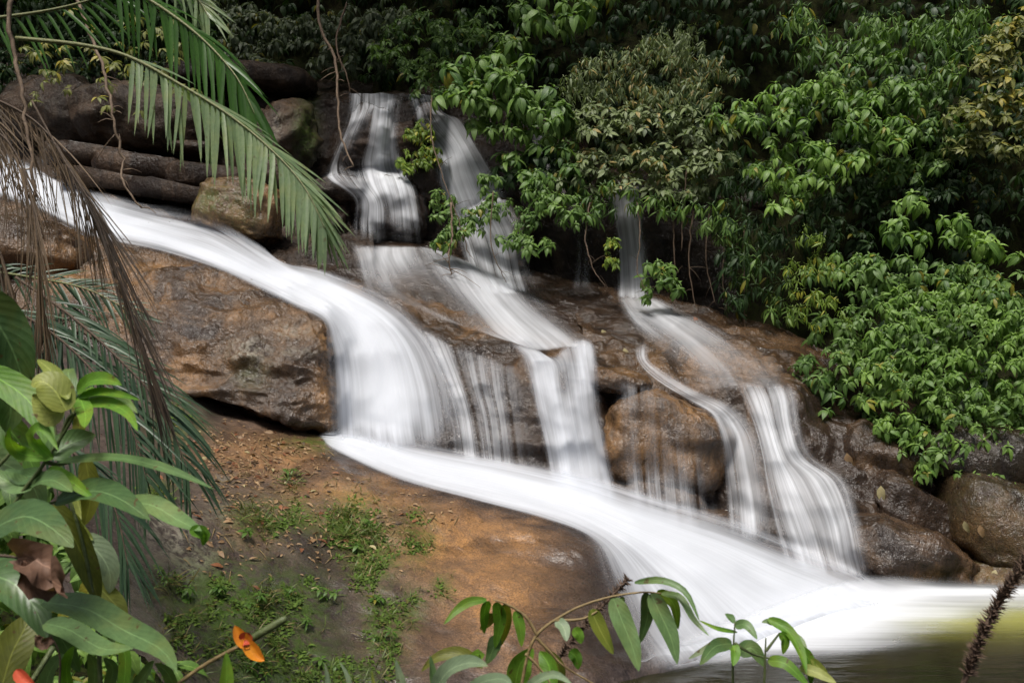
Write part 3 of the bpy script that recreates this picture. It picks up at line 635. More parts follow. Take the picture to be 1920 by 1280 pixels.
water_sheet('waterfall', [
    [(1362, 700, E), (1385, 706, 0.44), (1415, 712, 0.50), (1450, 712, 0.48), (1490, 708, E)],
    [(1385, 745, E), (1405, 748, 0.50), (1432, 750, 0.56), (1465, 748, 0.56), (1502, 742, E)],
    [(1408, 800, E), (1425, 802, 0.58), (1448, 805, 0.64), (1475, 805, 0.60), (1510, 800, E)],
    [(1420, 850, E), (1440, 855, 0.62), (1465, 858, 0.68), (1495, 858, 0.64), (1535, 855, E)],
    [(1428, 905, E), (1452, 910, 0.58), (1490, 905, 0.64), (1545, 900, 0.62), (1600, 905, E)],
    [(1442, 970, E), (1470, 975, 0.56), (1520, 975, 0.56), (1575, 970, 0.54), (1620, 970, E)],
    [(1455, 1030, E), (1490, 1035, 0.56), (1540, 1040, 0.54), (1590, 1045, 0.48), (1640, 1045, E)],
    [(1465, 1080, E), (1505, 1085, 0.60), (1555, 1090, 0.56), (1605, 1092, 0.48), (1650, 1090, E)],
], 90, 70, M['veil'], 0.07, 12, label='white right fall widening towards the pool', fade=(.12, .1))
water_sheet('waterfall', [
    [(1185, 630, E), (1198, 632, 0.50), (1210, 634, 0.50), (1228, 636, E)],
    [(1186, 670, E), (1198, 672, 0.41), (1207, 672, 0.41), (1220, 672, E)],
    [(1212, 706, E), (1226, 704, 0.45), (1238, 701, 0.41), (1252, 697, E)],
    [(1268, 744, E), (1282, 740, 0.54), (1292, 735, 0.45), (1306, 728, E)],
    [(1328, 780, E), (1343, 774, 0.59), (1356, 767, 0.45), (1376, 756, E)],
    [(1348, 834, E), (1368, 826, 0.59), (1392, 814, 0.41), (1428, 803, E)],
    [(1352, 892, E), (1378, 890, 0.52), (1408, 882, 0.38), (1452, 875, E)],
    [(1358, 960, E), (1386, 960, 0.50), (1420, 958, 0.38), (1464, 955, E)],
    [(1362, 1025, E), (1392, 1028, 0.50), (1428, 1028, 0.38), (1474, 1028, E)],
], 90, 36, M['veil'], 0.05, 4, label='curving fall tracing the edge of the golden boulder', fade=(.12, .1))
water_sheet('water_trickle', [
    [(1135, 700, E), (1170, 705, .3), (1220, 715, .2), (1280, 750, .15), (1345, 790, E)],
    [(1140, 790, E), (1175, 795, .12), (1225, 800, .16), (1290, 820, .12), (1355, 850, E)],
    [(1150, 890, E), (1185, 900, .26), (1230, 905, .3), (1300, 915, .26), (1365, 925, E)],
    [(1160, 985, E), (1195, 990, .3), (1240, 1000, .32), (1310, 1010, .28), (1375, 1020, E)],
], 50, 60, M['veil'], 0.045, 3, label='fine threads of water trailing down the golden boulder', fade=(.12, .1))

# pool
def pool_material():
    t = NT('pool_water'); g = t.n('ShaderNodeNewGeometry')
    mp = t.n('ShaderNodeMapping'); t.l(g.outputs['Position'], mp.inputs[0]); mp.inputs['Scale'].default_value = (0.5, 2.2, 1)
    n = t.noise(mp.outputs[0], 1.6, 4, 0.55); n2 = t.noise(mp.outputs[0], 6.0, 3, 0.5)
    a = t.attr('shallow').outputs['Fac']
    col = t.mix(t.math('MULTIPLY', a, t.maprange(n, 0.3, 0.6, .7, 1.0), clamp=True), t.ramp(n, [(0.3, (0.012, 0.012, 0.006)), (0.7, (0.024, 0.023, 0.010))]), (0.34, 0.34, 0.08))
    b = t.n('ShaderNodeBsdfPrincipled'); t.l(col, b.inputs['Base Color']); b.inputs['Roughness'].default_value = 0.12
    b.inputs['IOR'].default_value = 1.33; t.l(t.bump(t.math('ADD', n, n2), 0.12, 0.05), b.inputs['Normal'])
    t.l(b.outputs[0], t.out.inputs[0]); return t.m
nx, ny = 120, 90
X, Y = np.meshgrid(np.linspace(-2.5, 9.0, nx), np.linspace(2.0, 11.5, ny))
co = np.stack([X, Y, np.zeros_like(X)], -1).reshape(-1, 3)
me = mesh_np('pool', co, grid_faces(ny, nx)); ppx, ppy = pix(co)
a = me.attributes.new('shallow', 'FLOAT', 'POINT')
a.data.foreach_set('value', np.clip(blobs(ppx, ppy, [(1780, 1158, 170, 30, 1.0), (1920, 1152, 140, 40, .9)]), 0, 1).astype(np.float32))
tag(link('pool', me, pool_material()), 'dark olive pool at the foot of the falls', None, None, 'structure')
def pool_foam(name, rows, nv, nu, z, label):
    """foam spread flat on the pool"""
    rows = np.array(rows, float); g = cr(np.swapaxes(cr(rows, nv), 0, 1), nu); g = np.swapaxes(g, 0, 1)
    zz = z + .24 * np.linspace(1, 0, nv)[:, None] ** 5
    d = (CAM.z - zz) * FPX / np.maximum(g[..., 1] - 640, 50)
    co = Pn(np.stack([g[..., 0], g[..., 1], d], -1)); me = mesh_np(name, co.reshape(-1, 3), grid_faces(nv, nu))
    a = me.attributes.new('dens', 'FLOAT', 'POINT'); a.data.foreach_set('value', np.clip(g[..., 2], 0, 1).ravel().astype(np.float32))
    uv = me.uv_layers.new(name='flow'); li = np.empty(len(me.loops), np.int32); me.loops.foreach_get('vertex_index', li)
    uv.data.foreach_set('uv', np.stack([co[..., 1].ravel() * .8, co[..., 0].ravel()], -1)[li].astype(np.float32).ravel())
    return tag(link(name, me, M['mist']), label, None, None, 'structure')
pool_foam('foam', [
    [(1180, 1205, .0), (1325, 1165, .0), (1470, 1118, .0), (1575, 1082, .0), (1660, 1070, .0), (1780, 1076, .0), (1960, 1078, .0), (2200, 1080, .0)],
    [(1182, 1232, .0), (1332, 1194, .6), (1482, 1148, .85), (1585, 1110, .8), (1670, 1094, .5), (1790, 1094, .3), (1965, 1094, .2), (2210, 1092, .2)],
    [(1185, 1250, .5), (1345, 1214, 1), (1500, 1166, 1), (1610, 1128, 1), (1720, 1112, .95), (1840, 1108, .85), (2000, 1106, .7), (2250, 1104, .5)],
    [(1192, 1258, .1), (1370, 1226, .75), (1550, 1184, 1), (1660, 1150, .95), (1760, 1128, .62), (1880, 1122, .48), (2040, 1118, .6), (2300, 1114, .4)],
    [(1196, 1264, .0), (1390, 1234, .4), (1580, 1198, .85), (1710, 1166, .6), (1820, 1140, .32), (1940, 1134, .28), (2090, 1128, .4), (2350, 1122, .3)],
    [(1200, 1270, .0), (1410, 1242, .12), (1610, 1212, .5), (1750, 1184, .3), (1880, 1156, .14), (2000, 1148, .12), (2150, 1140, .25), (2400, 1130, .2)],
    [(1205, 1278, .0), (1430, 1254, .0), (1640, 1230, .05), (1800, 1208, .05), (1950, 1182, .04), (2070, 1170, .04), (2200, 1160, .04), (2450, 1145, .04)],
    [(1210, 1286, .0), (1450, 1268, .0), (1680, 1250, .0), (1850, 1232, .0), (2020, 1210, .0), (2140, 1195, .0), (2260, 1185, .0), (2500, 1165, .0)],
], 70, 100, 0.012, 'white foam spreading over the pool below the fan')
# ------------------------------------------------------------------ foliage
def leaf_template(W, droop, fold, rows=5, tipw=0.0, curl=0.0, shape=0.75, cols=3):
    """a leaf of length 1 along +Y, blade facing +Z, drooping towards its tip; returns verts, faces, uv"""
    v, uv = [], []
    for i in range(rows + 1):
        t = i / rows
        wd = W * 0.5 * (math.sin(math.pi * t ** shape) ** 0.85 if 0 < t < 1 else (0.06 if t == 0 else tipw))
        ang = droop * t; y = t * (1 - 0.18 * abs(droop) * t); z = -0.5 * droop * t * t
        for c in range(cols):
            x = -1 + 2 * c / (cols - 1)
            v.append((x * wd, y - abs(x) * wd * 0.1, z + abs(x) * wd * fold + curl * math.sin(t * 9 + x * 2) * wd * 0.3)); uv.append((0.5 + 0.5 * x, t))
    f = [(i * cols + c, i * cols + c + 1, (i + 1) * cols + c + 1, (i + 1) * cols + c) for i in range(rows) for c in range(cols - 1)]
    return np.array(v), np.array(f), np.array(uv)

def set_uv(me, uvv, name='leaf'):
    uv = me.uv_layers.new(name=name); li = np.empty(len(me.loops), np.int32); me.loops.foreach_get('vertex_index', li)
    uv.data.foreach_set('uv', np.asarray(uvv)[li].astype(np.float32).ravel())

def scatter(name, tmpl, mats, tones, mat, parent=None):
    """many leaves joined into one mesh"""
    v, f, uvv = tmpl; m = np.array([[list(r) for r in x] for x in mats]); n = len(m)
    if n == 0: return None
    co = np.einsum('nij,vj->nvi', m[:, :3, :3], v) + m[:, None, :3, 3]
    ff = (f[None] + (np.arange(n) * len(v))[:, None, None]).reshape(-1, 4)
    me = mesh_np(name, co.reshape(-1, 3), ff)
    a = me.attributes.new('tone', 'FLOAT', 'POINT'); a.data.foreach_set('value', np.repeat(np.asarray(tones, np.float32), len(v)))
    set_uv(me, np.tile(uvv, (n, 1)))
    o = link(name, me, mat, parent)
    return o

def single(tmpl, name, mat):
    v, f, uvv = tmpl; me = mesh_np(name, v, f); set_uv(me, uvv); me.materials.append(mat); return me

def frame(pos, ydir, zdir, s, sx=1.0):
    y = ydir.normalized(); x = y.cross(zdir)
    x = x.normalized() if x.length > 1e-5 else y.orthogonal().normalized()
    z = x.cross(y)
    return Matrix(((x.x * s * sx, y.x * s, z.x * s, pos.x), (x.y * s * sx, y.y * s, z.y * s, pos.y), (x.z * s * sx, y.z * s, z.z * s, pos.z), (0, 0, 0, 1)))

UP = Vector((0, 0, 1))
def whorl(pos, axis, n, L, splay, out, tone, jit=0.25, young=True):
    """leaves radiating from a shoot tip: big ones drooping outwards, small pale ones on top"""
    a0 = rng.random() * 6.28; e1 = axis.orthogonal().normalized(); e2 = axis.cross(e1)
    for k in range(n):
        an = a0 + 6.28 * k / n + rng.uniform(-.3, .3); el = splay + rng.uniform(-.35, .35)
        rad = e1 * math.cos(an) + e2 * math.sin(an)
        yd = rad * math.cos(el) + axis * math.sin(el); yd += Vector((rng.gauss(0, jit * .7), rng.gauss(0, jit * .7), -0.2 + rng.gauss(0, jit * .5)))
        out.append((frame(pos + yd * (L * .12), yd, axis + rad * .3, L * rng.uniform(.5, 1.3), rng.uniform(.75, 1.2)), (tone + rng.uniform(-.14, .14)) % 1.0))
    if young:
        for k in range(3):
            an = a0 + 2.1 * k; rad = e1 * math.cos(an) + e2 * math.sin(an)
            out.append((frame(pos, rad * .8 + axis * .7, axis, L * .5, .8), min(.98, tone + .25)))

SPEC = {   # template, leaf length, leaves per whorl, splay (radians above the whorl's plane), spacing between whorls
    'broad': (leaf_template(.38, .95, .28, 5), .165, 8, -.30, .125),
    'small': (leaf_template(.40, .7, .25, 4), .105, 7, -.15, .10),
    'lance': (leaf_template(.19, .6, .25, 4), .18, 7, -.75, .125),
    'olive': (leaf_template(.42, .5, .2, 4), .135, 7, -.1, .105),
    'large': (leaf_template(.44, 1.0, .25, 6), .24, 7, -.40, .17),
}
M['lf_bright'] = leaf_material('bright_green_leaf', (0.050, 0.130, 0.018), (0.240, 0.385, 0.075))
M['lf_mid'] = leaf_material('green_leaf', (0.032, 0.092, 0.016), (0.175, 0.290, 0.062))
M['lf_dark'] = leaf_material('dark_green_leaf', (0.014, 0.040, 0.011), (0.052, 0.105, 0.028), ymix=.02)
M['lf_olive'] = leaf_material('olive_leaf', (0.055, 0.085, 0.032), (0.230, 0.285, 0.125), (0.38, 0.28, 0.10), .05)
M['lf_lime'] = leaf_material('lime_leaf', (0.085, 0.150, 0.018), (0.22, 0.32, 0.045), (0.38, 0.36, 0.04), .1)
M['lf_grey'] = leaf_material('grey_green_leaf', (0.060, 0.085, 0.042), (0.170, 0.210, 0.120), ymix=.02)
M['lf_yellow'] = leaf_material('yellowing_leaf', (0.090, 0.120, 0.022), (0.235, 0.240, 0.070), (0.36, 0.30, 0.05), .12)
M['twig'] = bark_material('brown_twig', (0.045, 0.028, 0.016), (0.13, 0.085, 0.05))
M['root'] = bark_material('aerial_root', (0.09, 0.06, 0.04), (0.24, 0.17, 0.11))

LEAFMESH = {}
def shrub(name, label, cat, group, root, pads, spec, mat, n_parts=40, dens=1.0, depth=.35, axis_cam=.55, Lk=1.0, young=True, stems=True):
    """pads: foliage tiers (px, py, width, height, distance); each carried by a branch from the root"""
    tmpl, L, nl, splay, sp = SPEC[spec]; L *= Lk; sp *= Lk
    rp = P(*root); e = empty(name, rp); tag(e, label, cat, group)
    lv = []; br = MB()
    for (cx, cy, w_, h_, d) in pads:
        wm, hm = w_ / FPX * d, h_ / FPX * d
        n = max(2, int(dens * 1.6 * (wm * hm * .8) / (sp * sp) + .5)); c = P(cx, cy, d); ptone = rng.uniform(.15, .75)
        tips = []
        for k in range(n):
            a = rng.random() * 6.283; r = math.sqrt(rng.random())
            u, v = r * math.cos(a), r * math.sin(a)
            p = c + Vector((u * wm / 2, 0, -v * hm / 2))
            p.y += (-v * .25 + .25 * u * u) * min(wm, 1.2) * .6 + abs(rng.gauss(0, depth))
            p.z += rng.gauss(0, .03) - .06 * u * u * wm
            ax = Vector((u * .5 + rng.gauss(0, .25), -axis_cam + rng.gauss(0, .22), 1.0 - .35 * max(0, v))).normalized()
            whorl(p, ax, nl + rng.choice((-1, 0, 0, 1)), L * rng.uniform(.75, 1.15), splay, lv, ptone + rng.uniform(-.15, .15), young=young)
            tips.append(p)
        if stems:
            mid = (rp + c) * .5 + Vector((rng.gauss(0, .12), .1, rng.uniform(-.05, .25)))
            br.tube(curve([rp, mid, c + Vector((0, .12, -.08)), c], 8), [.022, .02, .018, .016, .013, .011, .009, .006], 5)
            for p in rng.sample(tips, min(len(tips), 9)):
                q = c + (p - c) * .15 + Vector((0, .1, -.1))
                br.tube(curve([q, (q + p) * .5 + Vector((0, .03, .04)), p], 4), [.007, .006, .005, .003], 4)
    if stems: br.build('branches', M['twig'], e)
    # the leaves that show largest are parts of their own, the rest stays one mass
    lv.sort(key=lambda t: t[0].translation.y - 2.2 * t[0].col[1].length * abs(t[0].col[1].normalized().x) - 3 * t[0].to_scale()[1])
    key = (spec, mat)
    if key not in LEAFMESH: LEAFMESH[key] = single(tmpl, 'leaf', M[mat])
    inv = Matrix.Translation(-rp)
    for m, t in lv[:n_parts]:
        o = bpy.data.objects.new('leaf', LEAFMESH[key]); C.objects.link(o); o.parent = e; o.matrix_basis = inv @ m
    rest = lv[n_parts:]
    if rest:
        o = scatter('foliage', tmpl, [inv @ m for m, t in rest], [t for m, t in rest], M[mat], e)
        o['kind'] = 'stuff'
    return e

G = 'shrubs on the right bank'
shrub('shrub', 'dense bright green shrub hanging over the boulders at the right of the pool', 'shrub', G, (1900, 640, 12.0), [
    (1790, 560, 250, 90, 11.2), (1880, 630, 220, 110, 10.9), (1740, 640, 200, 90, 11.0), (1840, 720, 230, 110, 10.7), (1700, 720, 170, 90, 10.8),
    (1880, 800, 150, 90, 10.6), (1760, 800, 200, 80, 10.6), (1820, 868, 190, 46, 10.5), (1690, 800, 90, 50, 10.7), (1745, 880, 70, 40, 10.5), (1960, 700, 150, 300, 10.9), (1660, 660, 90, 70, 11.2), (1890, 890, 110, 40, 10.4)], 'broad', 'lf_bright', 150, .72, Lk=.76)
shrub('shrub', 'fine leaved darker growth mixed into the bright shrub over the pool', 'shrub', G, (1860, 600, 12.0), [
    (1800, 600, 240, 90, 10.9), (1720, 690, 180, 80, 10.7), (1860, 760, 200, 90, 10.5), (1780, 840, 150, 50, 10.4), (1640, 590, 120, 60, 11.4), (1900, 540, 120, 60, 11.2), (1590, 660, 90, 60, 11.2)], 'small', 'lf_mid', 50, .45, Lk=.95)
shrub('shrub', 'mid green shrub whose lower sprays reach the right fall', 'shrub', G, (1640, 600, 12.8), [
    (1545, 690, 90, 60, 11.3), (1625, 690, 100, 80, 11.2), (1590, 620, 140, 70, 11.6), (1650, 745, 70, 50, 11.1), (1560, 740, 50, 50, 11.2), (1670, 870, 50, 30, 11.0)], 'broad', 'lf_mid', 60, .8, Lk=.95)
shrub('shrub', 'shrub of level green tiers above the dark hollow on the right', 'shrub', G, (1700, 520, 13.0), [
    (1620, 500, 170, 56, 11.8), (1720, 490, 200, 60, 11.6), (1830, 520, 190, 70, 11.5), (1660, 540, 90, 40, 11.6), (1900, 570, 90, 60, 11.4)], 'broad', 'lf_mid', 60, .85, Lk=.9)
shrub('shrub', 'bright shrub with two drooping leaf umbrellas left of the black gap', 'shrub', G, (1780, 430, 13.0), [
    (1715, 425, 95, 50, 11.8), (1805, 425, 100, 50, 11.8), (1880, 460, 90, 60, 11.7), (1740, 375, 70, 40, 12.0)], 'large', 'lf_bright', 40, .9, Lk=.85)
shrub('shrub', 'slender pale twig with drooping yellow green lance leaves', 'shrub', G, (1535, 400, 12.6), [
    (1525, 445, 60, 50, 11.6), (1500, 500, 60, 40, 11.6), (1548, 490, 60, 50, 11.6), (1510, 545, 70, 40, 11.5), (1550, 550, 60, 40, 11.5), (1525, 590, 90, 40, 11.4), (1595, 595, 40, 25, 11.4)], 'lance', 'lf_lime', 50, .55, .05, Lk=.62)
shrub('shrub', 'sunlit pale green shrub tiers high on the right', 'shrub', G, (1560, 260, 14.0), [(1600, 170, 100, 40, 12.9), 
    (1550, 150, 110, 50, 12.9), (1470, 175, 130, 50, 12.9), (1400, 205, 120, 50, 12.9), (1640, 215, 120, 60, 12.8), (1690, 240, 90, 60, 12.7), (1480, 215, 110, 50, 12.8), (1700, 160, 110, 50, 13.0)], 'broad', 'lf_bright', 70, .9)
shrub('shrub', 'light green shrub with drooping sprays in the middle of the right bank', 'shrub', G, (1540, 360, 14.0), [
    (1520, 270, 100, 50, 12.8), (1460, 300, 90, 50, 12.7), (1550, 310, 90, 50, 12.6), (1500, 335, 90, 50, 12.6), (1620, 290, 90, 60, 12.8), (1480, 375, 60, 30, 12.5)], 'broad', 'lf_bright', 50, .9)
shrub('shrub', 'large leaved green shrub arching over the upper right fall', 'shrub', G, (1000, 120, 15.6), [
    (880, 120, 110, 50, 13.9), (950, 110, 110, 50, 13.9), (870, 165, 110, 50, 13.7), (940, 160, 120, 60, 13.6), (1010, 180, 100, 60, 13.6), (1040, 200, 90, 50, 13.5), (985, 250, 70, 50, 13.6)], 'large', 'lf_mid', 60, .95)
shrub('shrub', 'large leaved shrub at the top edge above the upper falls', 'shrub', G, (1040, -40, 16.0), [
    (1000, 5, 100, 60, 14.2), (1060, 10, 110, 60, 14.2), (1100, -30, 120, 60, 14.4), (960, 60, 60, 50, 14.4)], 'large', 'lf_mid', 30, .9)
shrub('shrub', 'olive green shrub with narrow leaves in the upper middle', 'shrub', G, (1240, 160, 15.2), [
    (1150, 110, 150, 60, 13.9), (1240, 90, 150, 60, 13.9), (1270, 60, 120, 60, 14.0), (1330, 120, 130, 60, 13.8), (1180, 160, 170, 60, 13.7), (1290, 160, 160, 60, 13.6), (1100, 150, 100, 60, 13.8)], 'lance', 'lf_olive', 60, 1.0, Lk=.7)
shrub('shrub', 'dull olive shrub hanging above the narrow shaded fall', 'shrub', G, (1220, 280, 15.0), [
    (1130, 215, 170, 70, 13.6), (1230, 210, 150, 60, 13.5), (1320, 225, 150, 70, 13.4), (1150, 280, 160, 60, 13.5), (1250, 290, 170, 70, 13.4), (1340, 290, 120, 60, 13.3), (1100, 320, 130, 60, 13.5), (1200, 330, 130, 50, 13.4), (1290, 345, 110, 50, 13.4)], 'olive', 'lf_olive', 60, .9)
shrub('shrub', 'dark lance leaved bamboo curtain beside the dark cave', 'bamboo', G, (1460, 330, 14.4), [
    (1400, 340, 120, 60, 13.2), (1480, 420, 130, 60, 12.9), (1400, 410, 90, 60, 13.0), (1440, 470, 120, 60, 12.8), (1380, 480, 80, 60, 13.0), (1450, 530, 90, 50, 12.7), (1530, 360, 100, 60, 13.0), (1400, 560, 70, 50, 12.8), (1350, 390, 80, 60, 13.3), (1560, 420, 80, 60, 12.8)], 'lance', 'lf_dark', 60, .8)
shrub('shrub', 'bluish green bamboo sprays in the top right corner', 'bamboo', G, (1820, 60, 14.4), [
    (1730, 30, 130, 60, 13.2), (1800, 60, 140, 70, 13.1), (1850, 20, 130, 60, 13.2), (1780, 110, 110, 60, 13.0), (1520, 20, 110, 60, 13.5), (1560, 70, 100, 60, 13.3), (1640, 40, 130, 60, 13.4)], 'lance', 'lf_mid', 60, .95)
shrub('shrub', 'yellowish shrub with dry stems at the right edge', 'shrub', G, (1930, 230, 13.6), [
    (1880, 90, 100, 80, 12.6), (1900, 160, 100, 80, 12.5), (1850, 200, 120, 60, 12.5), (1900, 250, 110, 70, 12.4), (1820, 260, 90, 50, 12.6), (1930, 40, 100, 60, 12.7)], 'olive', 'lf_yellow', 50, .75)
shrub('shrub', 'mid green shrub between the pale tiers and the yellowish shrub', 'shrub', G, (1740, 260, 14.2), [
    (1640, 90, 130, 60, 13.2), (1740, 170, 120, 60, 13.0), (1780, 230, 130, 60, 12.9), (1600, 130, 120, 50, 13.1), (1760, 290, 100, 50, 12.9), (1690, 310, 110, 50, 13.0)], 'broad', 'lf_mid', 50, .85, Lk=.85)
shrub('shrub', 'dim shrub in the shaded hollow of the right bank', 'shrub', G, (1700, 420, 14.2), [
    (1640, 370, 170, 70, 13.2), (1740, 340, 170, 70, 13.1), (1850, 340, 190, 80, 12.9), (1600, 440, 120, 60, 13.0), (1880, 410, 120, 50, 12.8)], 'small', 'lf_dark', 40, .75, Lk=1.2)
shrub('shrub', 'dark small leaved shrub at the top centre beside the falls lip', 'shrub', G, (820, 40, 17.0), [
    (780, 30, 130, 60, 15.6), (740, 90, 120, 60, 15.6), (810, 110, 100, 60, 15.3), (850, 50, 130, 70, 15.3), (800, 160, 80, 50, 15.1), (900, 40, 100, 70, 15.0), (780, 140, 60, 40, 15.2)], 'small', 'lf_mid', 40, .75, Lk=1.2)
shrub('shrub', 'green leafy curtain hanging in front of the dark cave mouth', 'shrub', G, (1330, 330, 14.8), [
    (1280, 375, 110, 50, 13.2), (1340, 400, 100, 60, 13.1), (1120, 385, 90, 50, 13.3), (1090, 350, 100, 50, 13.4), (1210, 370, 80, 40, 13.2), (1390, 440, 80, 60, 13.0), (1420, 500, 80, 60, 12.9), (1470, 570, 70, 50, 12.7), (1160, 345, 100, 40, 13.3)], 'lance', 'lf_mid', 40, .8, Lk=.9)
shrub('shrub', 'green sprays hanging beside the upper right fall', 'shrub', G, (1010, 200, 15.2), [
    (920, 215, 100, 50, 13.9), (900, 130, 120, 60, 14.2), (985, 215, 90, 50, 13.8), (1060, 255, 100, 50, 13.6), (1010, 320, 80, 50, 13.6), (1075, 300, 90, 50, 13.5), (950, 285, 60, 40, 13.8)], 'broad', 'lf_mid', 50, .8, Lk=1.1)
GB = 'shrubs on the far bank'
shrub('shrub', 'grey green rounded shrub above the dark boulders behind the palm', 'shrub', GB, (470, 40, 18.4), [
    (460, 30, 130, 60, 16.8), (520, 60, 120, 60, 16.6), (430, 80, 110, 50, 16.6), (480, 105, 110, 40, 16.4), (560, 30, 100, 50, 16.8), (420, 10, 130, 60, 17.0)], 'broad', 'lf_grey', 50, .8)
shrub('shrub', 'grey green shrub right of the hanging roots at the top', 'shrub', GB, (660, 20, 18.2), [
    (640, 30, 110, 60, 16.5), (690, 60, 110, 50, 16.3), (620, 80, 90, 50, 16.4), (720, 20, 110, 60, 16.3), (670, 100, 90, 30, 16.2), (590, 100, 60, 40, 16.4)], 'broad', 'lf_grey', 40, .75)
shrub('shrub', 'thin yellow leaved bush behind the long palm frond', 'shrub', GB, (250, 120, 17.0), [
    (290, 100, 130, 100, 12.5), (200, 130, 140, 80, 12.6), (120, 60, 160, 90, 12.8), (330, 160, 60, 40, 12.4), (60, 120, 120, 120, 12.8), (250, 40, 180, 80, 12.7), (160, 190, 60, 40, 12.5)], 'small', 'lf_yellow', 60, .22, Lk=1.25, young=False)
shrub('shrub', 'dark green leafage in the top left corner', 'shrub', GB, (150, -40, 18.5), [
    (60, 20, 200, 110, 16.5), (200, 30, 200, 110, 16.6), (330, 30, 160, 100, 16.8), (120, 110, 200, 80, 16.4), (280, 110, 140, 70, 16.5), (-40, 130, 200, 120, 16.0)], 'broad', 'lf_dark', 40, .9)
GS = 'sprigs hanging over the falls'
for (lab, root, pads, mt, lk) in [
    ('bright green sprig in front of the dark stone at the upper left fall', (840, 235, 14.9), [(785, 245, 60, 40, 14.3), (800, 285, 60, 40, 14.2), (760, 300, 40, 40, 14.2)], 'lf_lime', .55),
    ('green sprig with dead leaves hanging between the upper falls', (850, 300, 14.6), [(830, 380, 50, 60, 13.3), (870, 420, 80, 40, 13.2), (835, 440, 60, 40, 13.2), (895, 400, 50, 30, 13.2)], 'lf_mid', .72),
    ('leafy sprig over the middle of the upper right fall', (960, 300, 14.8), [(930, 380, 70, 40, 13.3), (990, 400, 60, 40, 13.2), (960, 445, 80, 30, 13.1), (915, 340, 40, 40, 13.6)], 'lf_mid', .72),
    ('broad leaved sprig right of the upper right fall', (1060, 300, 14.6), [(1040, 370, 90, 40, 13.2), (1080, 395, 60, 40, 13.1), (1000, 350, 60, 40, 13.4), (1010, 455, 60, 30, 13.0)], 'lf_mid', .9),
    ('dark leaves in front of the cliff right of the upper fall', (1010, 290, 14.8), [(1020, 300, 90, 50, 13.8), (950, 320, 60, 40, 13.9), (1060, 330, 90, 50, 13.7)], 'lf_dark', .95),
    ('glossy dark green sprig beside the narrow shaded fall', (1250, 440, 14.0), [(1240, 500, 60, 40, 12.9), (1255, 535, 50, 40, 12.8), (1205, 545, 30, 25, 12.8)], 'lf_mid', .9),
    ('tiny lime sprig in front of the narrow shaded fall', (1150, 420, 14.0), [(1148, 455, 30, 20, 13.0), (1150, 490, 34, 16, 12.9)], 'lf_lime', .45)]:
    shrub('hanging_sprig', lab, 'sprig', GS, root, pads, 'broad', mt, 16, .9, .1, Lk=lk)

# undergrowth that covers the hillside behind the shrubs
def undergrowth(name, n, x0, x1, y0, y1, spec, mat, k, keep=None):
    tmpl, L, nl, splay, sp = SPEC[spec]; lv = []
    for _ in range(n):
        px, py = rng.uniform(x0, x1), rng.uniform(y0, y1)
        if keep and not keep(px, py): continue
        dr = (P(px, py, 1.0) - CAM).normalized(); h = HB.ray_cast(CAM, dr, 60)
        if h[0] is None: continue
        p = h[0] - dr * rng.uniform(.1, 1.0); ax = Vector((rng.gauss(0, .3), -.7 + rng.gauss(0, .2), 1)).normalized()
        whorl(p, ax, nl - 1, L * k * rng.uniform(.7, 1.2), splay, lv, rng.random(), young=False)
    o = scatter(name, tmpl, [m for m, t in lv], [t for m, t in lv], M[mat])
    return tag(o, None, None, None, 'stuff')
hb_co, hb_f = SOLID[-2]
HB = BVHTree.FromPolygons([tuple(c) for c in hb_co], [tuple(int(i) for i in q) for q in hb_f])
hole = lambda x, y: not (1260 < x < 1420 and y > 380) and not (1860 < x and 380 < y < 520) and y < 300 + max(0, (x - 1250)) * .85
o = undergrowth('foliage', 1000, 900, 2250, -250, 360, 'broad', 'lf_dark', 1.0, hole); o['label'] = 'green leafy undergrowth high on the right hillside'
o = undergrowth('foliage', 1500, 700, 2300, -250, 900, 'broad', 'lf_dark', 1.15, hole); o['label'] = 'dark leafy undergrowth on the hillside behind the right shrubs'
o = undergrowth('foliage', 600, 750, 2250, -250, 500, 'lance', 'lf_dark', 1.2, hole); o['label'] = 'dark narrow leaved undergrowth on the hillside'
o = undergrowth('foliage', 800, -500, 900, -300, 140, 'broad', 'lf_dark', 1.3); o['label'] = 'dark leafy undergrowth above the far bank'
# unseen canopy added beyond the top edge to shade the back of the valley
lv = []
for _ in range(1100):
    p = Vector((rng.uniform(-14, 4), rng.uniform(13.0, 22), rng.uniform(9.2, 12))); p.z += max(0, (15.0 - p.y)) * .3
    whorl(p, Vector((rng.gauss(0, .3), rng.gauss(0, .3), 1)).normalized(), 6, .5 * rng.uniform(.7, 1.3), -.2, lv, rng.random(), young=False)
o = scatter('foliage', SPEC['broad'][0], [m for m, t in lv], [t for m, t in lv], M['lf_dark']); tag(o, 'unseen leaf canopy added to shade the back of the falls', None, None, 'stuff')

# vines and aerial roots
def vine(name, label, pts, r, mat='twig', twigs=0, group=None):
    pp = curve([P(*p) for p in pts], 6 * len(pts)); e = MB()
    pp = [p + Vector((rng.gauss(0, .006), rng.gauss(0, .006), 0)) for p in pp]
    e.tube(pp, np.linspace(r, r * .45, len(pp)), 6)
    for k in range(twigs):
        p = rng.choice(pp[len(pp) // 3:]); dv = Vector((rng.uniform(-1, 1), rng.uniform(-.5, .5), rng.uniform(-.6, .35))) * rng.uniform(.1, .3) * (p.y / 6) ** .5
        e.tube(curve([p, p + dv * .5 + Vector((0, 0, .02)), p + dv], 5), np.linspace(r * .35, r * .15, 5), 4)
    o = e.build(name, M[mat]); tag(o, label, 'vine', group); return o
GV = 'hanging vines and roots'
vine('vine', 'thick brown vine hanging at the upper left edge', [(15, -30, 4.6), (25, 80, 4.6), (45, 190, 4.55), (62, 330, 4.5), (65, 420, 4.5)], .012, 'root', 3, GV)
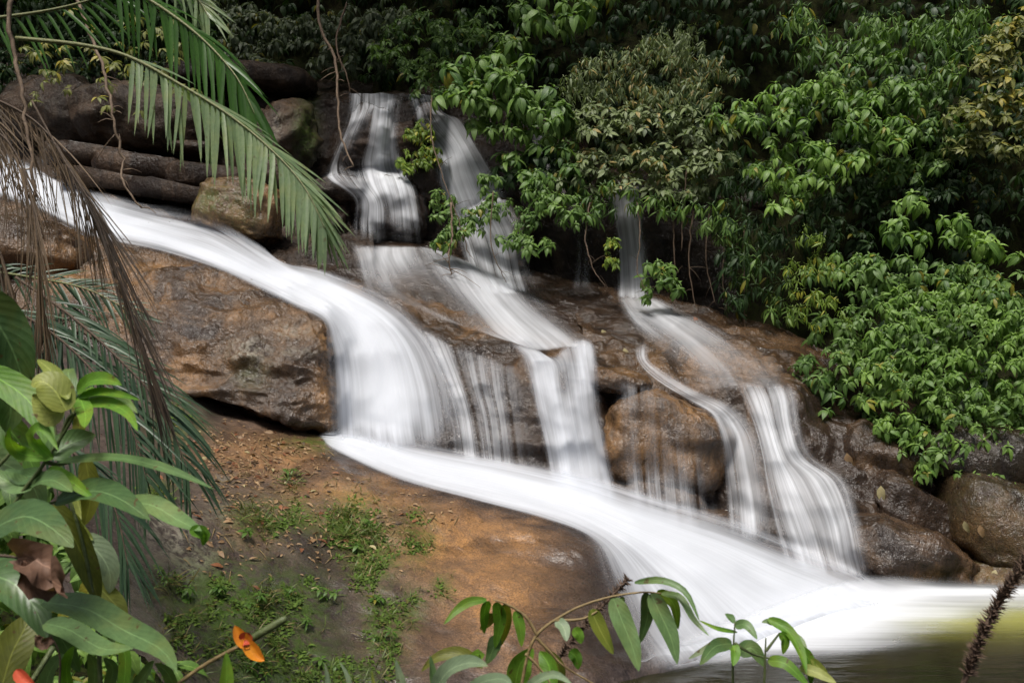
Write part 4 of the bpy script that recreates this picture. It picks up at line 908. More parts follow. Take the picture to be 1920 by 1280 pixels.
vine('vine', 'thin pale vine dropping past the long palm frond to the stream', [(135, -20, 7.5), (165, 55, 7.4), (195, 140, 7.3), (213, 220, 7.2), (228, 300, 7.2), (232, 345, 7.1), (265, 390, 7.1)], .014, 'root', 12, GV)
vine('aerial_root', 'forked pale root hanging left of the upper falls', [(595, -20, 15), (600, 50, 14.8), (628, 110, 14.6), (632, 170, 14.4), (638, 250, 14.2), (662, 312, 14.0)], .028, 'root', 8, GV)
vine('aerial_root', 'thin brown root beside the forked pale root', [(655, -10, 15), (630, 80, 14.7), (650, 140, 14.5), (655, 175, 14.5)], .018, 'twig', 5, GV)
vine('vine', 'dark thin vine crossing the upper right fall', [(810, 180, 14.3), (808, 250, 13.9), (830, 330, 13.5), (862, 420, 13.2), (880, 480, 13.1)], .012, 'twig', 4, GV)
vine('vine', 'thin vine before the middle of the upper right fall', [(925, 360, 13.2), (920, 450, 13.0), (935, 500, 12.9), (950, 530, 12.9)], .009, 'twig', 3, GV)
vine('aerial_root', 'bundle of brown rootlets dangling between the upper falls', [(846, 380, 13.2), (848, 440, 13.1), (842, 480, 13.0), (846, 515, 13.0)], .016, 'root', 10, GV)
vine('vine', 'vine hanging left of the narrow shaded fall', [(1105, 380, 13.4), (1098, 450, 13.1), (1115, 510, 12.9), (1140, 540, 12.8)], .010, 'twig', 5, GV)
vine('vine', 'vine hanging right of the narrow shaded fall', [(1195, 380, 13.4), (1200, 450, 13.1), (1195, 510, 12.9), (1215, 550, 12.8)], .010, 'twig', 4, GV)
for k, (x, y0, y1, d) in enumerate([(1262, 400, 560, 13.6), (1300, 390, 600, 13.5), (1330, 400, 570, 13.5), (1362, 420, 590, 13.4), (1290, 300, 470, 13.6), (1395, 430, 620, 13.3)]):
    vine('aerial_root', ('first', 'third', 'fourth', 'fifth', 'second', 'sixth')[k] + ' slim dark root right of the narrow shaded fall, before the dark cave', [(x, y0, d), (x + rng.uniform(-9, 9), (y0 + y1) / 2, d - .1), (x + rng.uniform(-14, 14), y1, d - .2)], .012, 'twig', 4, 'roots hanging before the dark cave')
# ------------------------------------------------------------------ palms and foreground plants
M['palm'] = leaf_material('palm_leaflet', (0.150, 0.225, 0.110), (0.235, 0.325, 0.165), ymix=0, rough=.36, trans=.35, vein=False, spots=.5)
M['palm_green'] = leaf_material('green_palm_leaflet', (0.035, 0.105, 0.012), (0.075, 0.185, 0.03), ymix=0, rough=.4, trans=.4, vein=False)
M['palm_dark'] = leaf_material('dark_palm_leaflet', (0.020, 0.050, 0.026), (0.065, 0.120, 0.058), ymix=0, rough=.4, trans=.2, vein=False)
M['palm_dead'] = leaf_material('dead_palm_leaflet', (0.060, 0.038, 0.020), (0.20, 0.135, 0.075), ymix=0, rough=.7, trans=.15, vein=False)
M['palm_deaddark'] = leaf_material('dark_dead_palm_leaflet', (0.022, 0.014, 0.010), (0.075, 0.050, 0.030), ymix=0, rough=.65, trans=.1, vein=False)
M['rachis'] = bark_material('palm_midrib', (0.10, 0.12, 0.04), (0.20, 0.20, 0.08), 60, .5)
M['rachis_dead'] = bark_material('dead_palm_midrib', (0.035, 0.022, 0.013), (0.10, 0.065, 0.038), 60, .7)
M['fl_bright'] = leaf_material('fresh_leaf', (0.085, 0.210, 0.014), (0.180, 0.370, 0.040), ymix=0, trans=.38, spots=.8)
M['fl_mid'] = leaf_material('soft_green_leaf', (0.085, 0.165, 0.050), (0.165, 0.275, 0.100), ymix=0, rough=.45, trans=.28, spots=.8)
M['fl_dark'] = leaf_material('dull_green_leaf', (0.062, 0.125, 0.040), (0.120, 0.205, 0.075), ymix=0, rough=.35, trans=.22, spots=.8)
M['fl_yellow'] = leaf_material('yellow_green_leaf', (0.170, 0.220, 0.030), (0.330, 0.360, 0.085), ymix=0, trans=.3, spots=.8)
M['fl_olive'] = leaf_material('olive_spotted_leaf', (0.065, 0.085, 0.008), (0.160, 0.170, 0.020), ymix=0, trans=.35, spots=.8)
M['fl_pale'] = leaf_material('pale_waxy_leaf', (0.170, 0.240, 0.140), (0.260, 0.340, 0.200), ymix=0, trans=.25, spots=.8)
M['fl_brown'] = leaf_material('withered_leaf', (0.100, 0.050, 0.030), (0.230, 0.130, 0.085), ymix=0, rough=.7, trans=.2)
M['stem'] = bark_material('green_stem', (0.060, 0.085, 0.025), (0.120, 0.145, 0.055), 60, .5)
M['stem_tan'] = bark_material('tan_stem', (0.16, 0.115, 0.045), (0.30, 0.215, 0.095), 60, .6)
M['spike'] = bark_material('dark_spike', (0.045, 0.027, 0.018), (0.150, 0.095, 0.062), 90, .8)
M['orange'] = bark_material('orange_bract', (0.55, 0.13, 0.015), (0.70, 0.30, 0.02), 14, .4)
M['red'] = bark_material('red_bract', (0.50, 0.05, 0.03), (0.62, 0.13, 0.06), 14, .4)

def strip_leaf(path, width, nrm, fold=.18, shape=.6, cols=5, wave=0.0, power=.8):
    """a blade along a list of points; nrm turns its face; returns verts, faces, uv"""
    v, uv = [], []; n = len(path)
    for i, p in enumerate(path):
        t = i / (n - 1); tg = (path[min(i + 1, n - 1)] - path[max(i - 1, 0)]).normalized()
        s = tg.cross(nrm); s = s.normalized() if s.length > 1e-5 else tg.orthogonal().normalized(); nn = s.cross(tg)
        wd = width * .5 * (max(0.0, math.sin(math.pi * min(1, .02 + .98 * t) ** shape)) ** power + .015)
        for c in range(cols):
            x = -1 + 2 * c / (cols - 1)
            v.append(p + s * (x * wd) + nn * (abs(x) ** 1.5 * wd * fold + wave * wd * math.sin(t * 11 + (3 if x > 0 else 0)) * abs(x))); uv.append((.5 + .5 * x, t))
    f = [(i * cols + c, i * cols + c + 1, (i + 1) * cols + c + 1, (i + 1) * cols + c) for i in range(n - 1) for c in range(cols - 1)]
    return v, f, uv

def leaf_obj(name, path, width, nrm, mat, parent, **k):
    v, f, uv = strip_leaf(path, width, nrm, **k)
    if mat == 'fl_brown': v = [p + Vector((rng.gauss(0, 1), rng.gauss(0, 1), rng.gauss(0, 1))) * (width * .07) for p in v]
    o0 = Vector(parent.location) if parent is not None else path[0]
    me = mesh_np(name, np.array([tuple(p - o0) for p in v]), np.array(f)); set_uv(me, np.array(uv))
    o = link(name, me, M[mat], parent)
    if parent is None: o.location = o0
    return o

def frond(name, label, rach, n, La, Lb, mat, rmat, dirs, group, wpx=.022, r0=.011, base_t=.12, cat='palm frond', sag=.25, up_dir=None, spread=.0):
    """a palm leaf: midrib through the given points, a leaflet to each side at every node (each leaflet its own part)"""
    rp = curve([P(*q) for q in rach], 40); e = empty(name, rp[0]); tag(e, label, cat, group)
    mb = MB(); mb.tube([p - rp[0] for p in rp], np.linspace(r0, r0 * .2, len(rp)), 6); mb.build('midrib', M[rmat], e)
    for side, dvec in enumerate(dirs):
        for k in range(n):
            t = base_t + (1 - base_t) * (k + .5 * side) / n; i = min(t * 39, 38.99); j = int(i); p = rp[j].lerp(rp[j + 1], i - j)
            tg = (rp[min(j + 2, 39)] - rp[max(j - 2, 0)]).normalized()
            L = (La + (Lb - La) * t) * (math.sin(math.pi * (.18 + .74 * t)) ** .5) * rng.uniform(.84, 1.08)
            dv = (Vector(dvec) + tg * (.35 + .75 * t + spread * rng.random()) + Vector((rng.gauss(0, .13), rng.gauss(0, .16), rng.gauss(0, .07)))).normalized()
            dn = Vector((0, 0, -1)); sg = sag * rng.uniform(.4, 2.2)
            pts = [p + dv * (L * s) + dn * (L * sg * s * s) for s in (0, .2, .4, .6, .8, 1)]
            nr = tg.cross(dv); nr = nr if nr.length > .01 else UP
            nr = (nr.normalized() + Vector((0, -.55, .25)) * (1 if nr.y <= 0 else -1)).normalized()
            leaf_obj('leaflet', pts, wpx * rng.uniform(.85, 1.1), nr, mat, e, fold=.35, shape=.55, cols=3, power=.6)
    return e

GP = 'palm fronds'
frond('palm_frond', 'long pale green palm frond arching down in front of the upper falls', [(30, 72, 4.9), (150, 84, 4.85), (240, 106, 4.8), (330, 154, 4.7), (430, 216, 4.6), (510, 282, 4.5), (570, 350, 4.4), (610, 430, 4.35)], 50, .31, .40, 'palm', 'rachis', [(-.42, -.15, -1.5), (.05, .5, -.05)], GP, .025, base_t=.30, sag=.06)
frond('palm_frond', 'deep green palm frond behind the long pale one', [(170, -60, 5.4), (280, 0, 5.3), (370, 65, 5.2), (440, 140, 5.1), (478, 215, 5.05)], 34, .30, .34, 'palm_green', 'rachis', [(-.35, .1, -1.0), (.15, .4, .1)], GP, .026)
frond('palm_frond', 'short frond tip dipping in from the top edge', [(270, -110, 5.6), (330, -40, 5.5), (372, 0, 5.5), (392, 34, 5.45)], 14, .22, .24, 'palm', 'rachis', [(-.3, 0, -.8), (.5, .2, .1)], GP, .016)
frond('palm_frond', 'dark frond across the top left corner', [(-60, 40, 5.6), (90, 20, 5.6), (200, -10, 5.6), (330, -60, 5.6)], 22, .3, .3, 'palm_green', 'rachis', [(.1, 0, -.9)], GP, .018)
frond('palm_frond', 'dark green frond low at the left over the slab', [(30, 520, 6.2), (130, 590, 6.0), (220, 670, 5.8), (300, 760, 5.7), (352, 880, 5.6)], 40, .40, .50, 'palm_dark', 'rachis_dead', [(-.12, -.1, -1.0), (.6, .5, .05)], GP, .017, sag=.3)
frond('palm_frond', 'second dark green frond beneath, drooping to the leaf litter', [(-60, 560, 6.0), (60, 600, 5.9), (160, 680, 5.8), (240, 790, 5.6), (275, 900, 5.5)], 34, .5, .5, 'palm_dark', 'rachis_dead', [(-.1, -.1, -1.0), (.5, .4, .05)], GP, .017, sag=.3)
frond('palm_frond', 'dark frond pointing right above the lower palm', [(-80, 500, 6.6), (60, 520, 6.5), (170, 545, 6.4), (270, 600, 6.3)], 28, .28, .26, 'palm_dark', 'rachis', [(.1, -.1, -.8), (.3, .3, .5)], GP, .017)
frond('palm_frond', 'drooping palm leaves down by the near plants', [(60, 800, 5.0), (140, 850, 4.9), (210, 940, 4.8), (240, 1060, 4.7)], 26, .34, .40, 'palm_dark', 'rachis_dead', [(-.1, -.1, -1.0), (.5, .3, -.2)], GP, .014)
GD = 'dead palm fronds'
frond('dead_palm_frond', 'dark withered frond hanging over the stream and boulder', [(60, 190, 4.4), (120, 300, 4.35), (180, 400, 4.3), (222, 520, 4.25), (262, 640, 4.2), (284, 735, 4.2)], 60, .60, .42, 'palm_deaddark', 'rachis_dead', [(.62, -.15, -.75), (.25, .1, -.9)], GD, .0058, .006, .2, 'dead frond', .12)
frond('dead_palm_frond', 'brown withered frond hanging straight down at the left', [(-60, 220, 4.1), (10, 260, 4.1), (52, 340, 4.05), (70, 450, 4.0), (78, 560, 4.0), (88, 660, 4.0)], 56, .46, .40, 'palm_dead', 'rachis_dead', [(.26, -.1, -.9), (-.2, .1, -.9)], GD, .0058, .005, .05, 'dead frond', .12)
frond('dead_palm_frond', 'dry tan frond spread out below the thick vine', [(-80, 170, 4.6), (0, 190, 4.6), (80, 240, 4.5), (140, 330, 4.4), (180, 430, 4.4)], 50, .55, .5, 'palm_dead', 'rachis_dead', [(.45, -.1, -.6), (-.2, .1, -.6)], GD, .0055, .007, .05, 'dead frond', .15)
frond('dead_palm_frond', 'withered frond at the left edge above the big leaf', [(-120, 330, 3.9), (-40, 400, 3.9), (10, 500, 3.9), (30, 620, 3.9)], 30, .3, .26, 'palm_dead', 'rachis_dead', [(.1, -.1, -.9), (-.1, .1, -.9)], GD, .0075, .007, .05, 'dead frond', .1)

def nleaf(pl, spec, d0=2.3, wk=.88):
    """leaves of a near plant: (base, [mid], tip) in pixels, width in pixels, material, depth offset base/tip, face tilt"""
    for s in spec:
        pts, wpx, mat = s[0], s[1], s[2]; db, dt = (s[3] if len(s) > 3 else (0, 0)); tilt = s[4] if len(s) > 4 else (0.1, .5)
        kw = s[5] if len(s) > 5 else {}
        n = len(pts); p3 = [P(x, y, d0 + db + (dt - db) * i / (n - 1)) for i, (x, y) in enumerate(pts)]
        if n == 2:
            m = (p3[0] + p3[1]) * .5 + Vector((0, 0, .10 * (p3[1] - p3[0]).length)); p3 = [p3[0], m, p3[1]]
        nr = Vector((tilt[0], -1.0, tilt[1])).normalized()
        leaf_obj('leaf', curve(p3, 12), wpx / FPX * d0 * wk, nr, mat, pl, wave=kw.get('wave', rng.uniform(.05, .2)), fold=kw.get('fold', rng.uniform(.1, .4)), shape=kw.get('shape', .72), cols=5)

def plant(name, label, cat, base, stems, leaves, d0, smat='stem', r=.006, group=None):
    e = empty(name, P(*base)); tag(e, label, cat, group); o0 = Vector(e.location)
    for st in stems:
        pp = curve([P(x, y, d0 + dz) for (x, y, dz) in st], 7 * len(st)); mb = MB(); mb.tube([p - o0 for p in pp], np.linspace(r, r * .4, len(pp)), 7); mb.build('stem', M[smat], e)
    nleaf(e, leaves, d0); return e

GN = 'plants in front of the lens'
plant('leafy_plant', 'tall fresh green plant with a branching stem at the lower left', 'plant', (-20, 1300, 2.4),
    [[(-30, 1050, 0), (30, 940, 0), (85, 865, 0), (140, 775, 0), (165, 700, 0)], [(85, 865, 0), (110, 870, .02), (150, 862, .02)], [(0, 985, 0), (60, 955, 0), (105, 940, 0)], [(140, 775, 0), (125, 790, 0), (105, 845, 0)], [(-30, 900, 0), (10, 860, 0), (35, 830, 0)]], [
    ([(145, 735), (170, 715), (200, 712), (228, 722)], 36, 'fl_bright', (0, -.1)),
    ([(148, 745), (185, 735), (225, 740), (262, 750)], 20, 'fl_bright', (0, -.15)),
    ([(140, 735), (128, 700), (135, 690)], 30, 'fl_mid', (0, .08)),
    ([(150, 760), (200, 755), (240, 775), (258, 808)], 26, 'fl_bright', (0, -.2)),
    ([(155, 750), (205, 748), (235, 752), (258, 775)], 24, 'fl_mid', (0, -.1)),
    ([(150, 745), (160, 775), (158, 802)], 34, 'fl_bright', (0, -.15), (.3, .2)),
    ([(140, 765), (165, 740), (170, 725)], 30, 'fl_bright', (0, .1)),
    ([(100, 858), (40, 850), (20, 825), (20, 800)], 30, 'fl_bright', (0, -.1)),
    ([(98, 860), (60, 820), (80, 800), (110, 845)], 26, 'fl_bright', (0, -.1)),
    ([(95, 858), (130, 832), (180, 815)], 62, 'fl_mid', (0, .05)),
    ([(110, 866), (180, 858), (250, 862), (330, 885), (402, 917)], 26, 'fl_mid', (0, -.25), (0, 1.2)),
    ([(90, 880), (130, 900), (175, 935)], 30, 'fl_bright', (0, -.1)),
    ([(80, 885), (40, 895), (10, 880)], 36, 'fl_dark', (0, .05)),
    ([(60, 915), (20, 905), (-20, 880)], 44, 'fl_mid', (0, .05)),
    ([(65, 905), (100, 900), (136, 922)], 46, 'fl_mid', (0, -.1), (0, 1.0)),
    ([(105, 940), (170, 920), (225, 935), (282, 975)], 62, 'fl_dark', (0, -.2), (.1, .9)),
    ([(220, 945), (280, 945), (335, 975), (378, 995)], 46, 'fl_mid', (-.1, -.25), (.1, 1.1)),
    ([(355, 995), (382, 1000), (380, 1022)], 26, 'fl_bright', (-.25, -.2)),
    ([(-30, 1000), (40, 968), (90, 985), (138, 1026)], 84, 'fl_dark', (0, -.15), (.1, .8))], 2.3, group=GN)
plant('leafy_plant', 'plant with large glossy leaves at the left edge', 'plant', (-120, 1300, 2.6),
    [[(-120, 1200, 0), (-90, 900, 0), (-60, 700, 0), (-50, 600, 0)]], [
    ([(-55, 560), (-10, 600), (25, 660), (52, 745)], 110, 'fl_dark', (0, .1), (.5, .5)),
    ([(-50, 640), (-10, 690), (20, 760), (10, 810)], 90, 'fl_mid', (.05, .1), (.4, .4)),
    ([(-40, 690), (30, 730), (75, 780), (100, 850)], 66, 'fl_bright', (0, -.1), (.5, .3)),
    ([(-60, 770), (10, 800), (50, 850), (70, 900)], 66, 'fl_bright', (.15, .1), (.4, .2)),
    ([(-60, 860), (10, 870), (60, 910), (80, 960)], 80, 'fl_mid', (.2, .2), (.3, .4)),
    ([(-60, 1080), (10, 1085), (60, 1130), (88, 1198)], 90, 'fl_dark', (-.1, -.2), (.3, .8)),
    ([(0, 1300), (20, 1230), (45, 1180), (60, 1150)], 80, 'fl_olive', (0, .1), (.2, .1)),
    ([(-40, 1290), (-10, 1220), (10, 1180)], 70, 'fl_bright', (.1, .2))], 2.6, group=GN)
plant('leafy_plant', 'yellowing plant with curled and oval leaves in the lower left', 'plant', (150, 1320, 2.5),
    [[(190, 1320, 0), (180, 1150, 0), (150, 1000, 0), (120, 900, 0), (100, 780, 0)]], [
    ([(124, 770), (105, 735), (80, 715), (58, 722)], 66, 'fl_yellow', (-.2, -.2), (.2, .9)),
    ([(120, 762), (95, 775), (75, 755), (60, 742)], 50, 'fl_yellow', (-.2, -.15), (-.2, -.2)),
    ([(128, 748), (100, 700), (70, 674)], 30, 'fl_yellow', (-.2, -.1), (.3, .6)),
    ([(140, 840), (150, 790), (135, 760)], 30, 'fl_olive', (.1, .1)),
    ([(160, 860), (170, 930), (158, 985)], 44, 'fl_olive', (.1, .1), (.3, .1)),
    ([(140, 900), (148, 950), (160, 975)], 30, 'fl_yellow', (.12, .1)),
    ([(100, 945), (140, 1010), (170, 1080), (185, 1130)], 54, 'fl_olive', (0, 0), (.6, .2)),
    ([(130, 960), (145, 990), (175, 1012)], 34, 'fl_yellow', (.1, .1)),
    ([(145, 1012), (180, 1030), (205, 1070), (205, 1112)], 60, 'fl_pale', (.1, .1), (.2, .6)),
    ([(175, 1090), (205, 1120), (225, 1145), (230, 1172)], 46, 'fl_yellow', (.1, .1), (.2, .3)),
    ([(60, 1060), (30, 1050), (0, 1060)], 40, 'fl_olive', (.1, .1)),
    ([(80, 1128), (160, 1140), (230, 1180), (300, 1215), (332, 1258)], 62, 'fl_dark', (0, -.3), (.1, 1.0)),
    ([(84, 1168), (130, 1180), (190, 1215), (250, 1215)], 46, 'fl_mid', (-.1, -.3), (.1, 1.1)),
    ([(60, 1140), (110, 1190), (150, 1260)], 50, 'fl_dark', (.1, .2)),
    ([(175, 1300), (178, 1250), (165, 1225)], 30, 'fl_mid', (.1, 0)),
    ([(200, 1300), (212, 1255), (195, 1232)], 30, 'fl_mid', (.1, 0)),
    ([(240, 1310), (275, 1260), (290, 1238)], 26, 'fl_mid', (.1, 0)),
    ([(330, 1300), (315, 1262), (290, 1242)], 26, 'fl_mid', (.1, 0)),
    ([(130, 1300), (125, 1250), (140, 1210)], 34, 'fl_bright', (.2, .1)),
    ([(80, 1310), (95, 1255), (120, 1225)], 40, 'fl_mid', (.2, .1)),
    ([(230, 1300), (235, 1230), (215, 1190)], 30, 'fl_bright', (.3, .3))], 2.4, group=GN)
wl = plant('withered_leaf', 'curled brown withered leaf among the lower left plants', 'dead leaf', (0, 1040, 2.15), [[(-10, 1040, 0), (30, 1045, 0), (60, 1060, 0)]],
    [([(30, 1046), (70, 1050), (100, 1080), (126, 1118)], 70, 'fl_brown', (0, -.05), (.2, .4), dict(wave=.9, fold=1.2)), ([(45, 1050), (60, 1090), (90, 1110), (105, 1105)], 40, 'fl_brown', (-.02, 0), (.4, 0), dict(wave=.5, fold=.8))], 2.15, 'rachis_dead', .004)
plant('withered_leaf', 'small shrivelled leaf below the curled brown one', 'dead leaf', (60, 1180, 2.2), [[(110, 1300, 0), (112, 1230, 0), (95, 1190, 0)]],
    [([(100, 1200), (80, 1205), (68, 1190)], 26, 'fl_brown', (0, 0), (.2, .2), dict(wave=.5, fold=.7))], 2.2, 'rachis_dead', .003)

# heliconia
e = empty('heliconia_flower', P(330, 1290, 2.2)); tag(e, 'orange flower bract on a slanting stalk at the bottom left of centre', 'flower'); o0 = Vector(e.location)
mb = MB(); mb.tube([p - o0 for p in curve([P(310, 1300, 2.2), P(380, 1248, 2.2), P(460, 1205, 2.2)], 10)], .0045, 8); mb.build('stalk', M['stem_tan'], e)
mb = MB(); mb.tube([p - o0 for p in curve([P(468, 1200, 2.2), P(500, 1180, 2.2), P(537, 1158, 2.2)], 8)], [.005, .008, .009, .009, .009, .009, .0085, .006], 8); mb.build('bud', M['stem'], e)
for pts, mt in (([(470, 1212), (452, 1195), (440, 1172)], 'orange'), ([(456, 1196), (470, 1215), (482, 1228), (496, 1238)], 'orange'), ([(452, 1202), (462, 1198), (470, 1206)], 'red')):
    v, f, uv = strip_leaf(curve([P(x, y, 2.18) for x, y in pts], 10), 26 / FPX * 2.2, Vector((.2, -1, .3)), .8, .8); mb = MB(); mb.add([p - o0 for p in v], f); mb.build('bract', M[mt], e)
e = empty('heliconia_flower', P(20, 1300, 2.1)); tag(e, 'red bract tip at the bottom left corner', 'flower'); o0 = Vector(e.location)
mb = MB(); mb.tube([p - o0 for p in curve([P(45, 1300, 2.1), P(80, 1245, 2.12), P(100, 1212, 2.14)], 8)], .006, 7); mb.build('stalk', M['stem'], e)
v, f, uv = strip_leaf(curve([P(30, 1255, 2.1), P(45, 1272, 2.1), P(70, 1292, 2.1)], 8), 24 / FPX * 2.1, Vector((.2, -1, .3)), .8, .8); mb = MB(); mb.add([p - o0 for p in v], f); mb.build('bract', M['red'], e)

# arching branch at the bottom centre
plant('leafy_branch', 'arching tan branch with hanging pointed leaves at the bottom centre', 'branch', (1000, 1310, 2.5),
    [[(975, 1300, 0), (1000, 1200, 0), (1060, 1150, 0), (1130, 1122, 0), (1200, 1110, 0), (1240, 1112, 0)], [(1008, 1192, 0), (985, 1155, 0), (950, 1132, 0), (925, 1124, 0)], [(1006, 1195, 0), (1030, 1220, 0), (1060, 1250, 0), (1120, 1285, 0)], [(1040, 1162, 0), (1090, 1160, 0), (1120, 1145, 0)], [(985, 1225, 0), (1010, 1250, 0), (1035, 1285, 0)]], [
    ([(912, 1124), (880, 1128), (855, 1145), (832, 1170)], 20, 'fl_bright', (0, -.05)),
    ([(914, 1126), (908, 1150), (908, 1188)], 24, 'fl_bright', (0, .05), (.4, .2)),
    ([(932, 1128), (938, 1160), (928, 1215)], 30, 'fl_bright', (0, .05), (-.3, .2)),
    ([(944, 1132), (950, 1165), (940, 1210)], 26, 'fl_olive', (0, .1), (.4, .1)),
    ([(966, 1145), (975, 1175), (978, 1212)], 24, 'fl_bright', (0, 0), (.3, .2)),
    ([(930, 1190), (925, 1215), (912, 1244)], 30, 'fl_mid', (.05, .05)),
    ([(925, 1150), (915, 1165), (900, 1180)], 22, 'fl_olive', (.05, .1)),
    ([(1044, 1162), (1058, 1178), (1062, 1202)], 26, 'fl_pale', (0, -.05)),
    ([(1108, 1142), (1125, 1180), (1150, 1226)], 34, 'fl_yellow', (0, 0), (.3, .2)),
    ([(1075, 1178), (1085, 1190), (1090, 1206)], 24, 'fl_bright', (.05, .05)),
    ([(1068, 1220), (1080, 1232), (1084, 1254)], 28, 'fl_bright', (.05, .05)),
    ([(1150, 1120), (1165, 1160), (1185, 1210), (1198, 1258)], 46, 'fl_mid', (0, -.05), (.2, .2)),
    ([(1165, 1118), (1158, 1150), (1170, 1190)], 26, 'fl_dark', (0, .1), (.5, .1)),
    ([(1212, 1110), (1215, 1150), (1200, 1205)], 30, 'fl_dark', (0, .05), (-.4, .2)),
    ([(1220, 1112), (1238, 1150), (1258, 1195), (1270, 1245)], 42, 'fl_mid', (0, -.05), (.2, .2)),
    ([(1232, 1108), (1262, 1130), (1272, 1180)], 26, 'fl_bright', (0, .05), (.4, .1)),
    ([(1190, 1092), (1240, 1088), (1285, 1110), (1312, 1165)], 16, 'fl_mid', (0, -.1)),
    ([(1240, 1112), (1275, 1120), (1300, 1160), (1330, 1192)], 16, 'fl_mid', (0, -.1)),
    ([(965, 1290), (975, 1245), (1000, 1215)], 54, 'fl_bright', (.1, .1), (.3, .2)),
    ([(1030, 1290), (1030, 1250), (1012, 1220)], 44, 'fl_bright', (.1, .15), (-.3, .2)),
    ([(1050, 1285), (1045, 1245), (1022, 1215)], 28, 'fl_olive', (.15, .15)),
    ([(905, 1250), (865, 1225), (820, 1232), (790, 1258)], 30, 'fl_olive', (.2, .2), (0, .8)),
    ([(880, 1240), (900, 1225), (890, 1245)], 24, 'fl_bright', (.2, .2))], 2.5, 'stem_tan', .0045, GN)
plant('grassy_plant', 'pale waxy blades rising from the bottom edge', 'plant', (820, 1330, 2.0), [[(840, 1330, 0), (835, 1300, 0), (830, 1285, 0)]], [
    ([(812, 1300), (840, 1258), (880, 1242), (915, 1248)], 40, 'fl_pale', (0, -.1), (0, .9)),
    ([(860, 1310), (900, 1280), (940, 1272), (960, 1285)], 30, 'fl_pale', (0, -.1), (0, .9)),
    ([(815, 1300), (812, 1262), (806, 1228)], 18, 'fl_dark', (0, 0), (.6, .1)),
    ([(760, 1310), (750, 1270), (742, 1236)], 22, 'fl_pale', (0, 0), (.3, .1), dict(shape=.5)),
    ([(660, 1310), (652, 1268), (637, 1240)], 12, 'fl_pale', (0, 0), (.3, .1), dict(shape=.5)),
    ([(618, 1310), (614, 1270), (609, 1242)], 12, 'fl_pale', (0, 0), (.3, .1), dict(shape=.5)),
    ([(705, 1310), (700, 1280), (697, 1256)], 10, 'fl_yellow', (0, 0), (.3, .1), dict(shape=.5)),
    ([(418, 1310), (425, 1270), (424, 1222)], 30, 'fl_bright', (0, 0), (.4, .1)),
    ([(980, 1310), (1000, 1280), (1040, 1265), (1075, 1285)], 22, 'fl_pale', (0, -.1), (0, .9))], 2.0, group=GN)
plant('leafy_plant', 'young plant with two upright shoots before the pool', 'plant', (1400, 1330, 2.6),
    [[(1375, 1310, 0), (1374, 1240, 0), (1378, 1165, 0)], [(1432, 1310, 0), (1434, 1250, 0), (1436, 1195, 0)], [(1378, 1205, 0), (1410, 1225, 0), (1450, 1235, 0)], [(1436, 1220, 0), (1455, 1195, 0), (1462, 1185, 0)]], [
    ([(1372, 1206), (1340, 1212), (1312, 1246)], 30, 'fl_mid', (0, -.1)),
    ([(1372, 1205), (1345, 1205), (1290, 1235)], 20, 'fl_pale', (.05, .05)),
    ([(1374, 1208), (1378, 1225), (1374, 1248)], 24, 'fl_bright', (0, -.05)),
    ([(1378, 1172), (1400, 1172), (1420, 1198)], 22, 'fl_mid', (0, -.05)),
    ([(1376, 1168), (1368, 1155), (1360, 1150)], 16, 'fl_mid', (0, .05)),
    ([(1382, 1185), (1345, 1178), (1310, 1162)], 10, 'fl_bright', (0, .1)),
    ([(1440, 1160), (1475, 1180), (1500, 1220), (1512, 1262)], 26, 'fl_bright', (.05, -.05), (.3, .3)),
    ([(1450, 1170), (1440, 1164), (1428, 1166)], 12, 'fl_mid', (.05, .05)),
    ([(1462, 1186), (1472, 1200), (1468, 1226)], 22, 'fl_bright', (0, 0)),
    ([(1480, 1190), (1500, 1205), (1512, 1240)], 24, 'fl_mid', (.05, 0)),
    ([(1500, 1215), (1518, 1240), (1520, 1285)], 26, 'fl_bright', (0, 0)),
    ([(1440, 1238), (1475, 1245), (1520, 1290)], 26, 'fl_bright', (0, -.05)),
    ([(1500, 1250), (1535, 1262), (1568, 1280)], 24, 'fl_lime' if 'fl_lime' in M else 'fl_yellow', (0, -.05)),
    ([(1385, 1225), (1410, 1215), (1435, 1250)], 36, 'fl_mid', (.05, .05)),
    ([(1520, 1235), (1540, 1255), (1555, 1275)], 18, 'fl_yellow', (0, 0))], 2.6, 'stem', .0042, GN)

def spiky(name, label, pts, r, n, L):
    """a dry flower spike bristling with short dark scales"""
    pp = curve([P(*p) for p in pts], 30); o0 = pp[0]; e = empty(name, o0); tag(e, label, 'flower spike')
    mb = MB(); mb.tube([p - o0 for p in pp], np.linspace(r, r * .6, 30), 7); mb.build('stalk', M['spike'], e)
    mb = MB()
    for k in range(n):
        t = rng.uniform(.16, 1.0); i = min(t * 29, 28.99); j = int(i); p = pp[j].lerp(pp[j + 1], i - j) - o0
        tg = (pp[j + 1] - pp[j]).normalized(); a = tg.orthogonal().normalized(); an = rng.random() * 6.283
        rad = Matrix.Rotation(an, 3, tg) @ a; dv = (rad + tg * rng.uniform(.1, .8)).normalized(); l = L * rng.uniform(.6, 1.3)
        s = dv.cross(tg).normalized() * (l * .17)
        b = p + rad * r * .8; mb.add([b - s, b + s, b + dv * l, b + tg * (l * .2)], [(0, 1, 2), (1, 3, 2), (3, 0, 2)])
    o = mb.build('scales', M['spike'], e, False); o['kind'] = 'stuff'; return e
spiky('flower_spike', 'dark bristly dry flower spike leaning in at the right edge', [(1800, 1300, 2.6), (1822, 1240, 2.6), (1850, 1170, 2.6), (1890, 1100, 2.6), (1940, 1030, 2.6)], .008, 650, .021)
